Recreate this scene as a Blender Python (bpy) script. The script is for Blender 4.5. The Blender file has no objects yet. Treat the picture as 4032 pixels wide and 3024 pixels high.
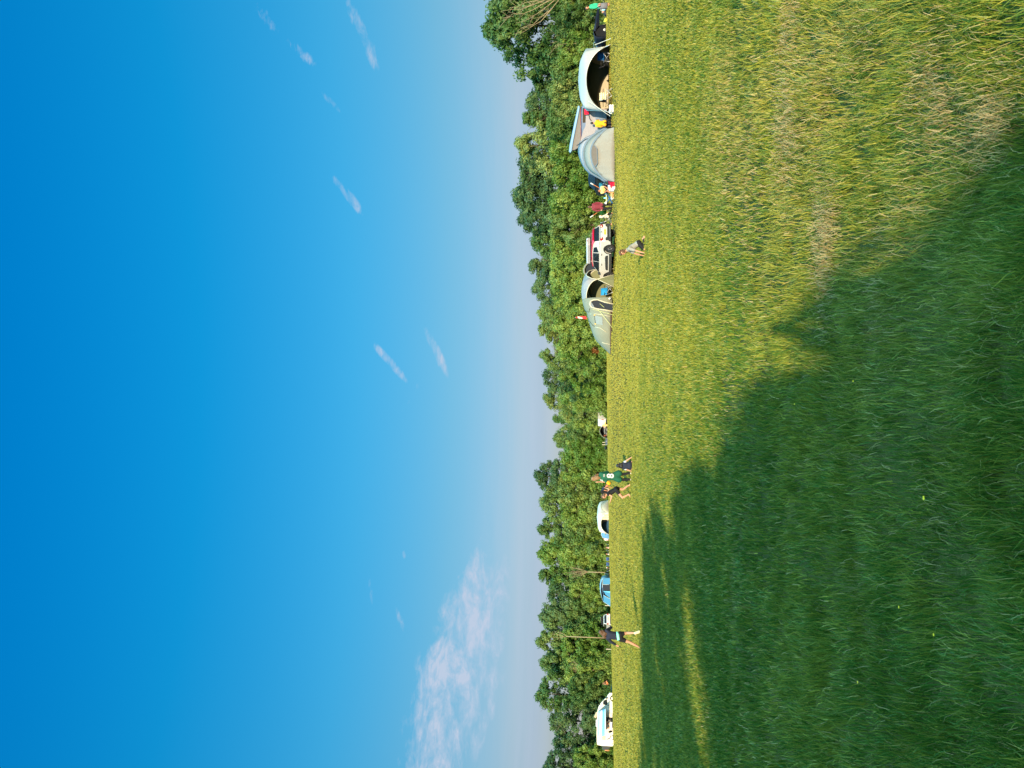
import bpy, bmesh, math, random
import numpy as np
from mathutils import Vector, Matrix, Euler
random.seed(7); rng = np.random.default_rng(7)
scene = bpy.context.scene
COL = scene.collection
R = math.radians
PI = math.pi

# ------------------------------------------------------------------ camera geometry (used to convert photo measurements to metres)
CAM_H = 1.40
FPX = 3024.0                       # focal length in photo pixels
PITCH = R(6.49)
CP, SP = math.cos(PITCH), math.sin(PITCH)
def wx(Y, d, X=2390):              # world x of photo column at depth d
    a = (X - 2016) / FPX
    return (1512 - Y) / FPX * d / (CP + a * SP)
def wz(X, d):                      # world z of photo row at depth d
    a = (X - 2016) / FPX
    return CAM_H + (SP - a * CP) * d / (CP + a * SP)
def ground_hit(X, Y, z=0.0):
    a = (X - 2016) / FPX; b = (1512 - Y) / FPX
    t = (z - CAM_H) / (SP - a * CP)
    return b * t, (CP + a * SP) * t

# ------------------------------------------------------------------ terrain height: smooth surface through measured points
_ctl = []
for X, Y, d in [(2523,2530,25.7),(2487,1880,33.0),(2540,960,24.0),(2427,1000,54.0),(2421,600,54.5),(2405,300,53.5),(2401,22,51.5),
                (2411,810,57),(2410,1250,53.5),(2395,1640,140),(2408,2040,125),(2411,2330,138),(2413,2450,138),(2422,2850,105),(2407,2170,130),
                (2386,60,76),(2384,500,84),(2392,1450,120),(2388,1000,100),(2420,3000,130)]:
    _ctl.append((wx(Y, d, X), d, wz(X, d)))
for x, y in [(-4,3),(0,3),(4,3),(-6,10),(6,10),(0,14),(0,-6),(-20,-12),(20,-12),(-40,-30),(40,-30),(0,-40),(-25,5),(25,5)]:
    _ctl.append((x, y, 0.0))
_c = np.array(_ctl); _n = len(_c)
def _U(r2): return np.where(r2 > 1e-9, 0.5 * r2 * np.log(np.maximum(r2, 1e-9)), 0.0)
_A = np.zeros((_n + 3, _n + 3))
_dx = _c[:, None, :2] - _c[None, :, :2]
_A[:_n, :_n] = _U((_dx ** 2).sum(-1)) + np.eye(_n) * 6.0
_A[:_n, _n] = 1; _A[:_n, _n + 1:] = _c[:, :2]; _A[_n, :_n] = 1; _A[_n + 1:, :_n] = _c[:, :2].T
_w = np.linalg.solve(_A, np.concatenate([_c[:, 2], [0, 0, 0]]))
def ground_np(x, y):
    x = np.clip(np.asarray(x, float), -75, 55); y = np.clip(np.asarray(y, float), -45, 160)
    sh = x.shape; x = x.ravel(); y = y.ravel(); out = np.empty_like(x)
    for i in range(0, len(x), 40000):
        xx, yy = x[i:i+40000], y[i:i+40000]
        out[i:i+40000] = _U((xx[:, None] - _c[None, :, 0]) ** 2 + (yy[:, None] - _c[None, :, 1]) ** 2) @ _w[:_n] + _w[_n] + _w[_n+1] * xx + _w[_n+2] * yy
    return out.reshape(sh)
def gz(x, y): return float(ground_np(np.array([x]), np.array([y]))[0])

# ------------------------------------------------------------------ materials
MATS = {}
def mat(name, col, rough=0.6, metal=0.0, var=0.12, scale=6.0, spec=0.3, alpha=None, bump=0.0, trans=0.0):
    if name in MATS: return MATS[name]
    m = bpy.data.materials.new(name); m.use_nodes = True
    nt = m.node_tree; N = nt.nodes; L = nt.links
    b = N['Principled BSDF']
    b.inputs['Roughness'].default_value = rough; b.inputs['Metallic'].default_value = metal
    b.inputs['Specular IOR Level'].default_value = spec
    tc = N.new('ShaderNodeTexCoord'); no = N.new('ShaderNodeTexNoise'); no.inputs['Scale'].default_value = scale; no.inputs['Detail'].default_value = 4
    L.new(tc.outputs['Object'], no.inputs['Vector'])
    mx = N.new('ShaderNodeMix'); mx.data_type = 'RGBA'
    c = list(col) + [1] if len(col) == 3 else list(col)
    mx.inputs[6].default_value = [max(0, v * (1 - var)) for v in c[:3]] + [1]
    mx.inputs[7].default_value = [min(1, v * (1 + var)) for v in c[:3]] + [1]
    L.new(no.outputs['Fac'], mx.inputs[0]); L.new(mx.outputs[2], b.inputs['Base Color'])
    if bump:
        bp = N.new('ShaderNodeBump'); bp.inputs['Strength'].default_value = bump; bp.inputs['Distance'].default_value = 0.05
        L.new(no.outputs['Fac'], bp.inputs['Height']); L.new(bp.outputs[0], b.inputs['Normal'])
    if alpha is not None:
        b.inputs['Alpha'].default_value = alpha
    if trans:
        t = N.new('ShaderNodeBsdfTranslucent'); L.new(mx.outputs[2], t.inputs['Color'])
        ms = N.new('ShaderNodeMixShader'); ms.inputs[0].default_value = trans
        L.new(b.outputs[0], ms.inputs[1]); L.new(t.outputs[0], ms.inputs[2]); L.new(ms.outputs[0], N['Material Output'].inputs['Surface'])
    MATS[name] = m
    return m
def cloth(name, col, trans=0.0): return mat('fabric_' + name, col, 0.75, 0, 0.10, 9.0, 0.15, bump=0.25, trans=trans)
def paint(name, col): return mat('paint_' + name, col, 0.25, 0, 0.05, 3.0, 0.5)
def glass(name, col=(0.012,0.018,0.022)): return mat('glass_' + name, col, 0.06, 0, 0.1, 2.0, 0.6)
SKIN = mat('skin', (0.46,0.23,0.145), 0.5, 0, 0.08, 14, 0.3)
SKIN_RED = mat('skin_sunburnt', (0.42,0.155,0.08), 0.5, 0, 0.08, 14, 0.3)
HAIR_BROWN = mat('hair_brown', (0.10,0.048,0.022), 0.45, 0, 0.5, 40, 0.4, bump=0.6)
HAIR_FAIR = mat('hair_fair_brown', (0.21,0.115,0.05), 0.45, 0, 0.55, 40, 0.4, bump=0.6)
HAIR_BLACK = mat('hair_black', (0.012,0.010,0.010), 0.4, 0, 0.3, 40, 0.4, bump=0.6)
HAIR_RED = mat('hair_red', (0.20,0.07,0.03), 0.45, 0, 0.4, 40, 0.4, bump=0.6)
RUBBER = mat('rubber', (0.02,0.02,0.02), 0.8)
PLASTIC = mat('dark_plastic', (0.035,0.036,0.036), 0.55)
METAL = mat('grey_metal', (0.45,0.46,0.48), 0.35, 0.8)
ALLOY = mat('alloy_wheel', (0.16,0.16,0.17), 0.35, 0.7)
WOODPOST = mat('weathered_post', (0.50,0.44,0.34), 0.8, 0, 0.25, 8)
BARK = mat('bark', (0.11,0.085,0.06), 0.85, 0, 0.35, 6, bump=0.8)
DEADWOOD = mat('dead_branch_wood', (0.27,0.21,0.125), 0.8, 0, 0.3, 5, bump=0.5)

# ------------------------------------------------------------------ object helpers
def tag(o, label=None, cat=None, group=None, kind=None):
    if label: o['label'] = label
    if cat: o['category'] = cat
    if group: o['group'] = group
    if kind: o['kind'] = kind
    return o
def thing(name, label, cat, loc, rz=0.0, group=None):
    o = bpy.data.objects.new(name, None); o.empty_display_size = 0.2
    o.location = loc; o.rotation_euler = (0, 0, rz); COL.objects.link(o)
    return tag(o, label, cat, group)
def link(name, me, m, parent=None, smooth=True):
    o = bpy.data.objects.new(name, me)
    if m is not None:
        ms = m if isinstance(m, (list, tuple)) else [m]
        me.materials.clear()
        for k in ms: me.materials.append(k)
    if smooth and len(me.polygons): me.polygons.foreach_set('use_smooth', [True] * len(me.polygons))
    COL.objects.link(o)
    if parent is not None: o.parent = parent
    return o

class MB:
    def __init__(s): s.v = []; s.f = []
    def add(s, vs, fs):
        n = len(s.v); s.v += [tuple(p) for p in vs]; s.f += [tuple(i + n for i in f) for f in fs]; return s
    def box(s, c, size, rz=0.0, rx=0.0, ry=0.0):
        M = Euler((rx, ry, rz)).to_matrix(); c = Vector(c); h = [k / 2 for k in size]
        vs = [c + M @ Vector((sx*h[0], sy*h[1], sz*h[2])) for sx in (-1,1) for sy in (-1,1) for sz in (-1,1)]
        return s.add(vs, [(0,1,3,2),(4,6,7,5),(0,4,5,1),(2,3,7,6),(0,2,6,4),(1,5,7,3)])
    def tube(s, pts, rad, n=8, cap=True, flat=1.0):
        pts = [Vector(p) for p in pts]; rs = rad if isinstance(rad, (list, tuple)) else [rad] * len(pts)
        T0 = (pts[1] - pts[0]).normalized(); up = Vector((0,0,1)) if abs(T0.z) < 0.9 else Vector((1,0,0))
        rings = []
        for i, p in enumerate(pts):
            a = pts[max(i-1,0)]; b = pts[min(i+1,len(pts)-1)]; T = (b - a)
            T = T.normalized() if T.length > 1e-9 else T0
            u = (up - T * up.dot(T)); u = u.normalized() if u.length > 1e-6 else T.orthogonal().normalized(); w = T.cross(u); up = u
            rings.append([p + (u * math.cos(2*PI*k/n) * flat + w * math.sin(2*PI*k/n)) * rs[i] for k in range(n)])
        vs = [v for r in rings for v in r]; fs = []
        for i in range(len(pts)-1):
            for k in range(n): fs.append((i*n+k, i*n+(k+1)%n, (i+1)*n+(k+1)%n, (i+1)*n+k))
        if cap: fs.append(tuple(range(n-1,-1,-1))); fs.append(tuple((len(pts)-1)*n + k for k in range(n)))
        return s.add(vs, fs)
    def ball(s, c, r, nu=10, nv=7, M=None):
        r = (r, r, r) if not isinstance(r, (list, tuple)) else r; c = Vector(c); vs = []; fs = []
        for j in range(nv + 1):
            th = PI * j / nv
            for i in range(nu):
                ph = 2*PI*i/nu; p = Vector((r[0]*math.sin(th)*math.cos(ph), r[1]*math.sin(th)*math.sin(ph), r[2]*math.cos(th)))
                vs.append(c + (M @ p if M else p))
        for j in range(nv):
            for i in range(nu): fs.append((j*nu+i, (j+1)*nu+i, (j+1)*nu+(i+1)%nu, j*nu+(i+1)%nu))
        return s.add(vs, fs)
    def cap(s, a, ra, b, rb, n=10):                 # tapered capsule
        a, b = Vector(a), Vector(b)
        if (b - a).length > 1e-5: s.tube([a, b], [ra, rb], n)
        s.ball(a, ra, n, 6); s.ball(b, rb, n, 6); return s
    def grid(s, rows, close=False):
        n = len(rows[0]); vs = [p for r in rows for p in r]; fs = []
        for i in range(len(rows)-1):
            for k in range(n if close else n-1): fs.append((i*n+k, i*n+(k+1)%n, (i+1)*n+(k+1)%n, (i+1)*n+k))
        return s.add(vs, fs)
    def prism(s, poly, y0, y1, f=None):             # polygon in (x,z) extruded in y ; f maps (x,y,z) -> point
        n = len(poly); g = f or (lambda x, y, z: (x, y, z))
        vs = [g(x, y0, z) for x, z in poly] + [g(x, y1, z) for x, z in poly]
        fs = [tuple(range(n)), tuple(range(2*n-1, n-1, -1))] + [(k, n+k, n+(k+1)%n, (k+1)%n) for k in range(n)]
        return s.add(vs, fs)
    def lathe(s, prof, n=16, axis='z', c=(0,0,0)):
        rows = []
        for r, h in prof:
            row = []
            for k in range(n):
                a = 2*PI*k/n; x, y = r*math.cos(a), r*math.sin(a)
                row.append((c[0]+x, c[1]+y, c[2]+h) if axis == 'z' else (c[0]+x, c[1]+h, c[2]+y))
            rows.append(row)
        return s.grid(rows, True)
    def mesh(s, name):
        me = bpy.data.meshes.new(name); me.from_pydata(s.v, [], s.f); 
        bm = bmesh.new(); bm.from_mesh(me); bmesh.ops.recalc_face_normals(bm, faces=bm.faces); bm.to_mesh(me); bm.free()
        return me
    def build(s, name, m, parent=None, smooth=False, thick=0.0, bevel=0.0, sub=0):
        o = link(name, s.mesh(name), m, parent, smooth)
        if thick:
            q = o.modifiers.new('t', 'SOLIDIFY'); q.thickness = thick; q.offset = 0
        if bevel:
            q = o.modifiers.new('b', 'BEVEL'); q.width = bevel; q.segments = 2; q.limit_method = 'ANGLE'
        if sub:
            q = o.modifiers.new('s', 'SUBSURF'); q.levels = sub; q.render_levels = sub
        return o
def bake(mb, voxel, smooth=4):
    """union of overlapping solids as one continuous skin"""
    me = bpy.data.meshes.new('tmp'); me.from_pydata(mb.v, [], mb.f)
    o = bpy.data.objects.new('tmp', me); COL.objects.link(o)
    q = o.modifiers.new('r', 'REMESH'); q.mode = 'VOXEL'; q.voxel_size = voxel; q.use_smooth_shade = True
    if smooth:
        q = o.modifiers.new('s', 'SMOOTH'); q.factor = 0.5; q.iterations = smooth
    dg = bpy.context.evaluated_depsgraph_get()
    out = bpy.data.meshes.new_from_object(o.evaluated_get(dg))
    bpy.data.objects.remove(o); bpy.data.meshes.remove(me)
    return out
def text_mesh(body, size, depth=0.004):
    cu = bpy.data.curves.new('t', 'FONT'); cu.body = body; cu.size = size; cu.extrude = depth; cu.align_x = 'CENTER'; cu.align_y = 'CENTER'
    cu.offset = size * 0.02
    o = bpy.data.objects.new('tmp', cu); COL.objects.link(o)
    dg = bpy.context.evaluated_depsgraph_get(); me = bpy.data.meshes.new_from_object(o.evaluated_get(dg))
    bpy.data.objects.remove(o); bpy.data.curves.remove(cu); return me

# ------------------------------------------------------------------ camera, light, sky
cam = bpy.data.cameras.new('camera'); cam.sensor_width = 36; cam.sensor_fit = 'HORIZONTAL'; cam.lens = 36 * FPX / 4032
cam.clip_start = 0.05; cam.clip_end = 3000
co = bpy.data.objects.new('camera', cam); COL.objects.link(co); scene.camera = co
Xc = Vector((0, SP, -CP)); Yc = Vector((1, 0, 0)); Zc = Vector((0, -CP, -SP))
co.matrix_world = Matrix(((Xc.x, Yc.x, Zc.x, 0), (Xc.y, Yc.y, Zc.y, 0), (Xc.z, Yc.z, Zc.z, CAM_H), (0, 0, 0, 1)))
SUN_EL, SUN_AZ = R(12.7), R(3.0)             # low evening sun behind the photographer, shadows run away and slightly right
LDIR = Vector((math.sin(SUN_AZ) * math.cos(SUN_EL), math.cos(SUN_AZ) * math.cos(SUN_EL), -math.sin(SUN_EL)))
sl = bpy.data.lights.new('sun', 'SUN'); sl.energy = 2.9; sl.angle = R(0.53); sl.color = (1.0, 0.83, 0.56)
so = bpy.data.objects.new('sun', sl); COL.objects.link(so); so.rotation_euler = LDIR.to_track_quat('-Z', 'Y').to_euler()
scene.view_settings.view_transform = 'Standard'; scene.view_settings.look = 'None'; scene.view_settings.gamma = 1; scene.view_settings.exposure = 1.65
scene.cycles.max_bounces = 6; scene.cycles.transparent_max_bounces = 12

w = bpy.data.worlds.new('World'); scene.world = w; w.use_nodes = True
nt = w.node_tree; N = nt.nodes; L = nt.links; N.clear()
def nd(t, **k):
    n = N.new(t)
    for a, b in k.items(): setattr(n, a, b)
    return n
def mth(op, a, b=None, clamp=False):
    n = nd('ShaderNodeMath', operation=op, use_clamp=clamp)
    for i, v in enumerate((a, b)):
        if v is None: continue
        if isinstance(v, (int, float)): n.inputs[i].default_value = v
        else: L.new(v, n.inputs[i])
    return n.outputs[0]
sky = nd('ShaderNodeTexSky', sky_type='NISHITA', sun_disc=False)
sky.sun_elevation = SUN_EL; sky.sun_rotation = R(180) + SUN_AZ; sky.air_density = 1.0; sky.dust_density = 0.6; sky.ozone_density = 2.0
tc = nd('ShaderNodeTexCoord'); sep = nd('ShaderNodeSeparateXYZ'); L.new(tc.outputs['Generated'], sep.inputs[0])
el = mth('MULTIPLY', mth('ARCSINE', sep.outputs[2]), 180 / PI)          # elevation, degrees
az = mth('MULTIPLY', mth('ARCTAN2', sep.outputs[0], sep.outputs[1]), 180 / PI)
hs = nd('ShaderNodeHueSaturation'); hs.inputs['Saturation'].default_value = SKY_SAT if 'SKY_SAT' in globals() else 1.25
L.new(sky.outputs[0], hs.inputs['Color'])
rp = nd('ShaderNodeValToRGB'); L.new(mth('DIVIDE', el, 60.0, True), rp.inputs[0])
SKY_TINT_BOOST = [(0.0,(0.177,0.170,0.241)),(0.072,(0.187,0.174,0.241)),(0.098,(0.220,0.199,0.234)),(0.183,(0.183,0.256,0.265)),(0.303,(0.104,0.335,0.353)),(0.477,(0.019,0.388,0.440)),(0.66,(0.000,0.399,0.527)),(0.74,(0.000,0.411,0.539)),(0.86,(9.2,8.8,4.7)),(1.0,(14.0,12.0,6.4))]  # last stops boost the unseen upper sky, added to lift the shade
while len(rp.color_ramp.elements) < len(SKY_TINT_BOOST): rp.color_ramp.elements.new(0.5)
for e, (p, c) in zip(rp.color_ramp.elements, SKY_TINT_BOOST): e.position = p; e.color = (*c, 1)
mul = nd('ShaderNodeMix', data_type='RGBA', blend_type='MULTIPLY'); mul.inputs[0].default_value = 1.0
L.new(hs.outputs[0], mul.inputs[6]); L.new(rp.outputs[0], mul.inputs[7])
# thin cirrus: soft-edged streaks in the sky dome (azimuth / elevation), broken up by stretched noise
def noise(scale, detail, sx, sy, rough=0.6, off=0.0):
    cm = nd('ShaderNodeCombineXYZ'); L.new(mth('MULTIPLY', az, sx), cm.inputs[0]); L.new(mth('MULTIPLY', el, sy), cm.inputs[1]); cm.inputs[2].default_value = off
    n = nd('ShaderNodeTexNoise'); n.inputs['Scale'].default_value = scale; n.inputs['Detail'].default_value = detail; n.inputs['Roughness'].default_value = rough
    n.inputs['Distortion'].default_value = 0.6
    L.new(cm.outputs[0], n.inputs['Vector']); return n.outputs[0]
n1 = noise(0.55, 8, 0.55, 1.3, 0.62); n2 = noise(1.6, 7, 0.7, 1.6, 0.65, 3.3); n3 = noise(4.2, 6, 0.6, 1.7, 0.65, 6.1)
tot = None
def azel(X, Y):
    a = (X - 2016) / FPX; b = (1512 - Y) / FPX; v = Vector((b, CP + a * SP, SP - a * CP)).normalized()
    return math.degrees(math.atan2(v.x, v.y)), math.degrees(math.asin(v.z))
#          X0   Y0   half-length half-width  tilt(deg)  strength
CIRRUS = [(1800,2640,10.5,3.1,-14,1.5),(1720,2800,8.5,2.0,-10,1.2),(1905,2830,5.0,1.0,-14,0.60),(1700,2980,3.5,2.6,0,0.90),(1900,2420,5.0,0.8,-12,0.52),
          (1370,770,2.5,0.45,35,0.83),(1540,1430,2.3,0.40,40,0.90),(1715,1380,2.4,0.45,24,0.83),(1440,160,3.6,0.55,18,0.83),(1175,200,2.0,0.45,45,0.60),
          (1060,90,2.4,0.5,32,0.52),(1590,2180,0.5,0.2,10,0.75),(1460,2330,1.2,0.2,10,0.52),(1575,2430,1.5,0.3,20,0.45),(1620,1560,1.5,0.3,-30,0.38),(1290,390,1.7,0.25,40,0.38)]
for X0, Y0, a_, b_, t_, s_ in CIRRUS:
    A0, E0 = azel(X0, Y0); ct, st = math.cos(R(t_)), math.sin(R(t_))
    da = mth('SUBTRACT', az, A0); de = mth('SUBTRACT', el, E0)
    u = mth('DIVIDE', mth('ADD', mth('MULTIPLY', da, ct), mth('MULTIPLY', de, st)), a_)
    v = mth('DIVIDE', mth('SUBTRACT', mth('MULTIPLY', de, ct), mth('MULTIPLY', da, st)), b_)
    q = mth('SUBTRACT', 1.0, mth('ADD', mth('MULTIPLY', u, u), mth('MULTIPLY', v, v)), True)
    q = mth('MULTIPLY', q, s_)
    tot = q if tot is None else mth('MAXIMUM', tot, q)
nn = mth('ADD', mth('ADD', mth('MULTIPLY', n1, 1.35), mth('MULTIPLY', n2, 0.55)), mth('MULTIPLY', n3, 0.15))      # mean 1.05
cl = mth('MULTIPLY', mth('SUBTRACT', mth('ADD', mth('MINIMUM', tot, 1.0), mth('MULTIPLY', nn, 1.9)), 2.28), 0.95, True)
cl = mth('MULTIPLY', mth('MULTIPLY', cl, mth('MULTIPLY', tot, 2.2, True)), mth('ADD', 0.24, mth('MULTIPLY', mth('SUBTRACT', mth('ADD', mth('MULTIPLY', n1, 1.4), mth('MULTIPLY', n2, .6)), 0.72), 1.6, True), True))
# low haze bank with faint streaks close to the horizon
hz = mth('MULTIPLY', mth('SUBTRACT', 1.0, mth('DIVIDE', el, 10.0), True), mth('ADD', 0.55, mth('MULTIPLY', mth('SUBTRACT', noise(0.4, 6, 0.22, 3.2, 0.6, 8.1), 0.5), 2.6)), True)
cl = mth('MINIMUM', mth('ADD', mth('MULTIPLY', cl, 1.0), mth('MULTIPLY', hz, 0.42)), 0.9)
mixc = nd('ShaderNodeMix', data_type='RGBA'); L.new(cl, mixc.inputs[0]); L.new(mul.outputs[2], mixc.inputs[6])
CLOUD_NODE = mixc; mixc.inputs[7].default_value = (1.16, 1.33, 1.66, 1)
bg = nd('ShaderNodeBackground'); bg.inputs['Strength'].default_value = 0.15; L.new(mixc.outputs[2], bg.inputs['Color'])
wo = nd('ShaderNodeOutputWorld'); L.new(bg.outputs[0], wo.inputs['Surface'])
# ------------------------------------------------------------------ value noise (numpy)
_perm = rng.random((64, 64))
def vnoise(x, y):
    x = np.asarray(x); y = np.asarray(y); xi = np.floor(x).astype(int); yi = np.floor(y).astype(int)
    fx = x - xi; fy = y - yi; fx = fx*fx*(3-2*fx); fy = fy*fy*(3-2*fy); g = lambda a, b: _perm[a % 64, b % 64]
    return (g(xi,yi)*(1-fx)+g(xi+1,yi)*fx)*(1-fy)+(g(xi,yi+1)*(1-fx)+g(xi+1,yi+1)*fx)*fy
def fnoise(x, y): return 0.55*vnoise(x, y) + 0.3*vnoise(x*2.1+7.3, y*2.1+1.7) + 0.15*vnoise(x*4.3+3.1, y*4.3+9.2)

# ------------------------------------------------------------------ field: one sheet to the horizon
def axis(lo, hi, step, far):
    a = list(np.arange(lo, hi + 1e-6, step)); return [-far, -far*0.5, lo - 60] + a + [hi + 60, far*0.5, far]
xs = axis(-110, 90, 2.0, 1500.0); ys = axis(-50, 175, 2.0, 1500.0)
gx, gy = np.meshgrid(xs, ys); gzv = ground_np(gx, gy)
me = bpy.data.meshes.new('field')
nx = len(xs); vs = np.stack([gx.ravel(), gy.ravel(), gzv.ravel()], 1)
fs = [(j*nx+i, j*nx+i+1, (j+1)*nx+i+1, (j+1)*nx+i) for j in range(len(ys)-1) for i in range(nx-1)]
me.from_pydata(vs.tolist(), [], fs)
m = bpy.data.materials.new('field_turf'); m.use_nodes = True; nt = m.node_tree; N = nt.nodes; L = nt.links
bs = N['Principled BSDF']; bs.inputs['Roughness'].default_value = 0.9; bs.inputs['Specular IOR Level'].default_value = 0.05
geo = N.new('ShaderNodeNewGeometry')
def tex(scale, vec, det=5):
    n = N.new('ShaderNodeTexNoise'); n.inputs['Scale'].default_value = scale; n.inputs['Detail'].default_value = det; L.new(vec, n.inputs['Vector']); return n.outputs[0]
mp = N.new('ShaderNodeMapping'); mp.inputs['Scale'].default_value = (0.25, 1.0, 1.0); L.new(geo.outputs['Position'], mp.inputs['Vector'])
r1 = N.new('ShaderNodeValToRGB'); L.new(tex(0.8, mp.outputs[0]), r1.inputs[0])
e = r1.color_ramp.elements; e[0].position = 0.35; e[0].color = (0.035,0.042,0.012,1); e[1].position = 0.7; e[1].color = (0.085,0.08,0.026,1)
L.new(r1.outputs[0], bs.inputs['Base Color'])
bp = N.new('ShaderNodeBump'); bp.inputs['Strength'].default_value = 1.0; bp.inputs['Distance'].default_value = 0.06
L.new(tex(14, geo.outputs['Position']), bp.inputs['Height']); L.new(bp.outputs[0], bs.inputs['Normal'])
tag(link('field', me, m), kind='structure')

# ------------------------------------------------------------------ grass: real blades, thicker set near the viewer
def grass_mat(name, dark, light, dry, trans=0.25):
    m = bpy.data.materials.new(name); m.use_nodes = True; nt = m.node_tree; N = nt.nodes; L = nt.links
    b = N['Principled BSDF']; b.inputs['Roughness'].default_value = 0.45; b.inputs['Specular IOR Level'].default_value = 0.22
    a = N.new('ShaderNodeAttribute'); a.attribute_name = 'tone'; d = N.new('ShaderNodeAttribute'); d.attribute_name = 'dry'
    m1 = N.new('ShaderNodeMix'); m1.data_type = 'RGBA'; m1.inputs[6].default_value = (*dark, 1); m1.inputs[7].default_value = (*light, 1); L.new(a.outputs['Fac'], m1.inputs[0])
    m2 = N.new('ShaderNodeMix'); m2.data_type = 'RGBA'; m2.inputs[7].default_value = (*dry, 1); L.new(m1.outputs[2], m2.inputs[6]); L.new(d.outputs['Fac'], m2.inputs[0])
    L.new(m2.outputs[2], b.inputs['Base Color'])
    t = N.new('ShaderNodeBsdfTranslucent'); L.new(m2.outputs[2], t.inputs['Color'])
    ms = N.new('ShaderNodeMixShader'); ms.inputs[0].default_value = trans
    L.new(b.outputs[0], ms.inputs[1]); L.new(t.outputs[0], ms.inputs[2]); L.new(ms.outputs[0], N['Material Output'].inputs['Surface'])
    return m
def blades(name, x, y, hgt, wid, leanx, leany, tone, dry, m, z0=None, kind='stuff'):
    n = len(x); z = ground_np(x, y) if z0 is None else z0
    ang = rng.uniform(0, 2*PI, n); cx, cy = np.cos(ang) * wid * 0.5, np.sin(ang) * wid * 0.5
    ln = np.sqrt(leanx**2 + leany**2); ln = np.maximum(ln, 1e-4); k = np.minimum(ln, 0.97); lx, ly = leanx/ln*k, leany/ln*k
    v = np.empty((n, 5, 3))
    up1 = np.sqrt(1 - (k*0.55)**2); up2 = np.sqrt(1 - k**2)
    mx, my, mz = lx*0.55*hgt*0.5, ly*0.55*hgt*0.5, up1*hgt*0.5
    v[:,0] = np.stack([x-cx, y-cy, z-0.01], 1); v[:,1] = np.stack([x+cx, y+cy, z-0.01], 1)
    v[:,2] = np.stack([x+mx-cx*0.85, y+my-cy*0.85, z+mz], 1); v[:,3] = np.stack([x+mx+cx*0.85, y+my+cy*0.85, z+mz], 1)
    v[:,4] = np.stack([x+mx+lx*hgt*0.5, y+my+ly*hgt*0.5, z+mz+up2*hgt*0.5], 1)
    me = bpy.data.meshes.new(name); base = np.arange(n)[:,None]*5
    me.vertices.add(n*5); me.vertices.foreach_set('co', v.astype(np.float32).ravel())
    idx = np.concatenate([base+np.array([[0,1,3,2]]), base+np.array([[2,3,4]])], 1)
    me.loops.add(n*7); me.loops.foreach_set('vertex_index', idx.astype(np.int32).ravel())
    ls = (np.arange(n)[:,None]*7 + np.array([[0,4]])).ravel().astype(np.int32)
    me.polygons.add(n*2); me.polygons.foreach_set('loop_start', ls)
    try: me.polygons.foreach_set('loop_total', np.tile([4,3], n).astype(np.int32))
    except Exception: pass
    me.update(calc_edges=True); me.validate()
    for nm, val in (('tone', tone), ('dry', dry)):
        at = me.attributes.new(nm, 'FLOAT', 'POINT'); at.data.foreach_set('value', np.repeat(val, 5).astype(np.float32))
    o = link(name, me, m, None, False); return tag(o, kind=kind)

NB = 1500000
yy = np.geomspace(1.6, 145.0, 4000); pdf = (0.68*yy + 3.2) / yy**1.9; cdf = np.concatenate([[0], np.cumsum((pdf[1:]+pdf[:-1])/2*np.diff(yy))]); cdf /= cdf[-1]
gy_ = np.interp(rng.random(NB), cdf, yy); gx_ = rng.uniform(-1, 1, NB) * (0.68*gy_ + 3.2); d = np.hypot(gx_, gy_)
tuft = fnoise(gx_*6.5+3, gy_*6.5+8); keep = (gy_ < 142) & (gx_ > -80) & (gx_ < 48) & ((d > 9) | (rng.random(NB) < np.clip(0.30 + 2.2*(tuft-0.42), 0.22, 1)))
gx_, gy_, d, tuft = gx_[keep], gy_[keep], d[keep], tuft[keep]; n = len(d)
clump = fnoise(gx_*1.7, gy_*1.7); patch = fnoise(gx_*0.45+11, gy_*0.8+5); band = fnoise(gx_*0.06+3, gy_*0.5)
hgt = (0.044 + 0.042*clump + 0.070*np.clip(tuft-0.42, 0, 1)*np.clip((14-d)/6, 0, 1)) * rng.uniform(0.6, 1.35, n) * np.where(d < 7, 1.25, np.where(d < 16, 1.1, 0.95))
wid = np.clip(0.0050*np.maximum(d, 3.6)/4.4, 0.0042, 0.038) * rng.uniform(0.7, 1.3, n)
swirl = fnoise(gx_*2.2+31, gy_*2.2+17)*2*PI*1.5 - 0.6
lean = rng.uniform(0.25, 0.85, n)
lx = np.cos(swirl)*lean*0.45 + rng.normal(0, 0.40, n) + 0.10; ly = np.sin(swirl)*lean*0.45 + rng.normal(0, 0.40, n) + 0.12
right = np.clip((gx_ + 0.5)/3.0, 0, 1) * np.clip((14 - d)/8, 0, 1)          # the drier, trampled strip at the near right
dryness = np.clip((fnoise(gx_*0.9+41, gy_*0.5+13) - 0.52)*4, 0, 1)
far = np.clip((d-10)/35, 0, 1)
fine = fnoise(gx_*3.1+5, gy_*3.1+23); lit_side = np.clip((gx_+0.6+0.05*gy_)/2.5, 0, 1)  # lit_side puts sunlight into the blade colour: lighter tone on the sunlit side
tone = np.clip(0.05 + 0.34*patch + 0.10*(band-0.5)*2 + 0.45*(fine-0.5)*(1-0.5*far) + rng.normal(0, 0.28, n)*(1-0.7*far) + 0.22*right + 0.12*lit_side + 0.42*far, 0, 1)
dry = np.clip((rng.random(n) < (0.03*(d < 22) + 0.14*dryness*(0.35+right)*(d < 30))).astype(float)*rng.uniform(0.3, 1, n)*(1-0.7*far) + 0.25*right*dryness + 0.16*far*band, 0, 1)
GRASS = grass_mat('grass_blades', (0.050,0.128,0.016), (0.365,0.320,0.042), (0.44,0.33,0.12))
blades('grass', gx_, gy_, hgt, wid, lx, ly, tone, dry, GRASS)

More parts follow.
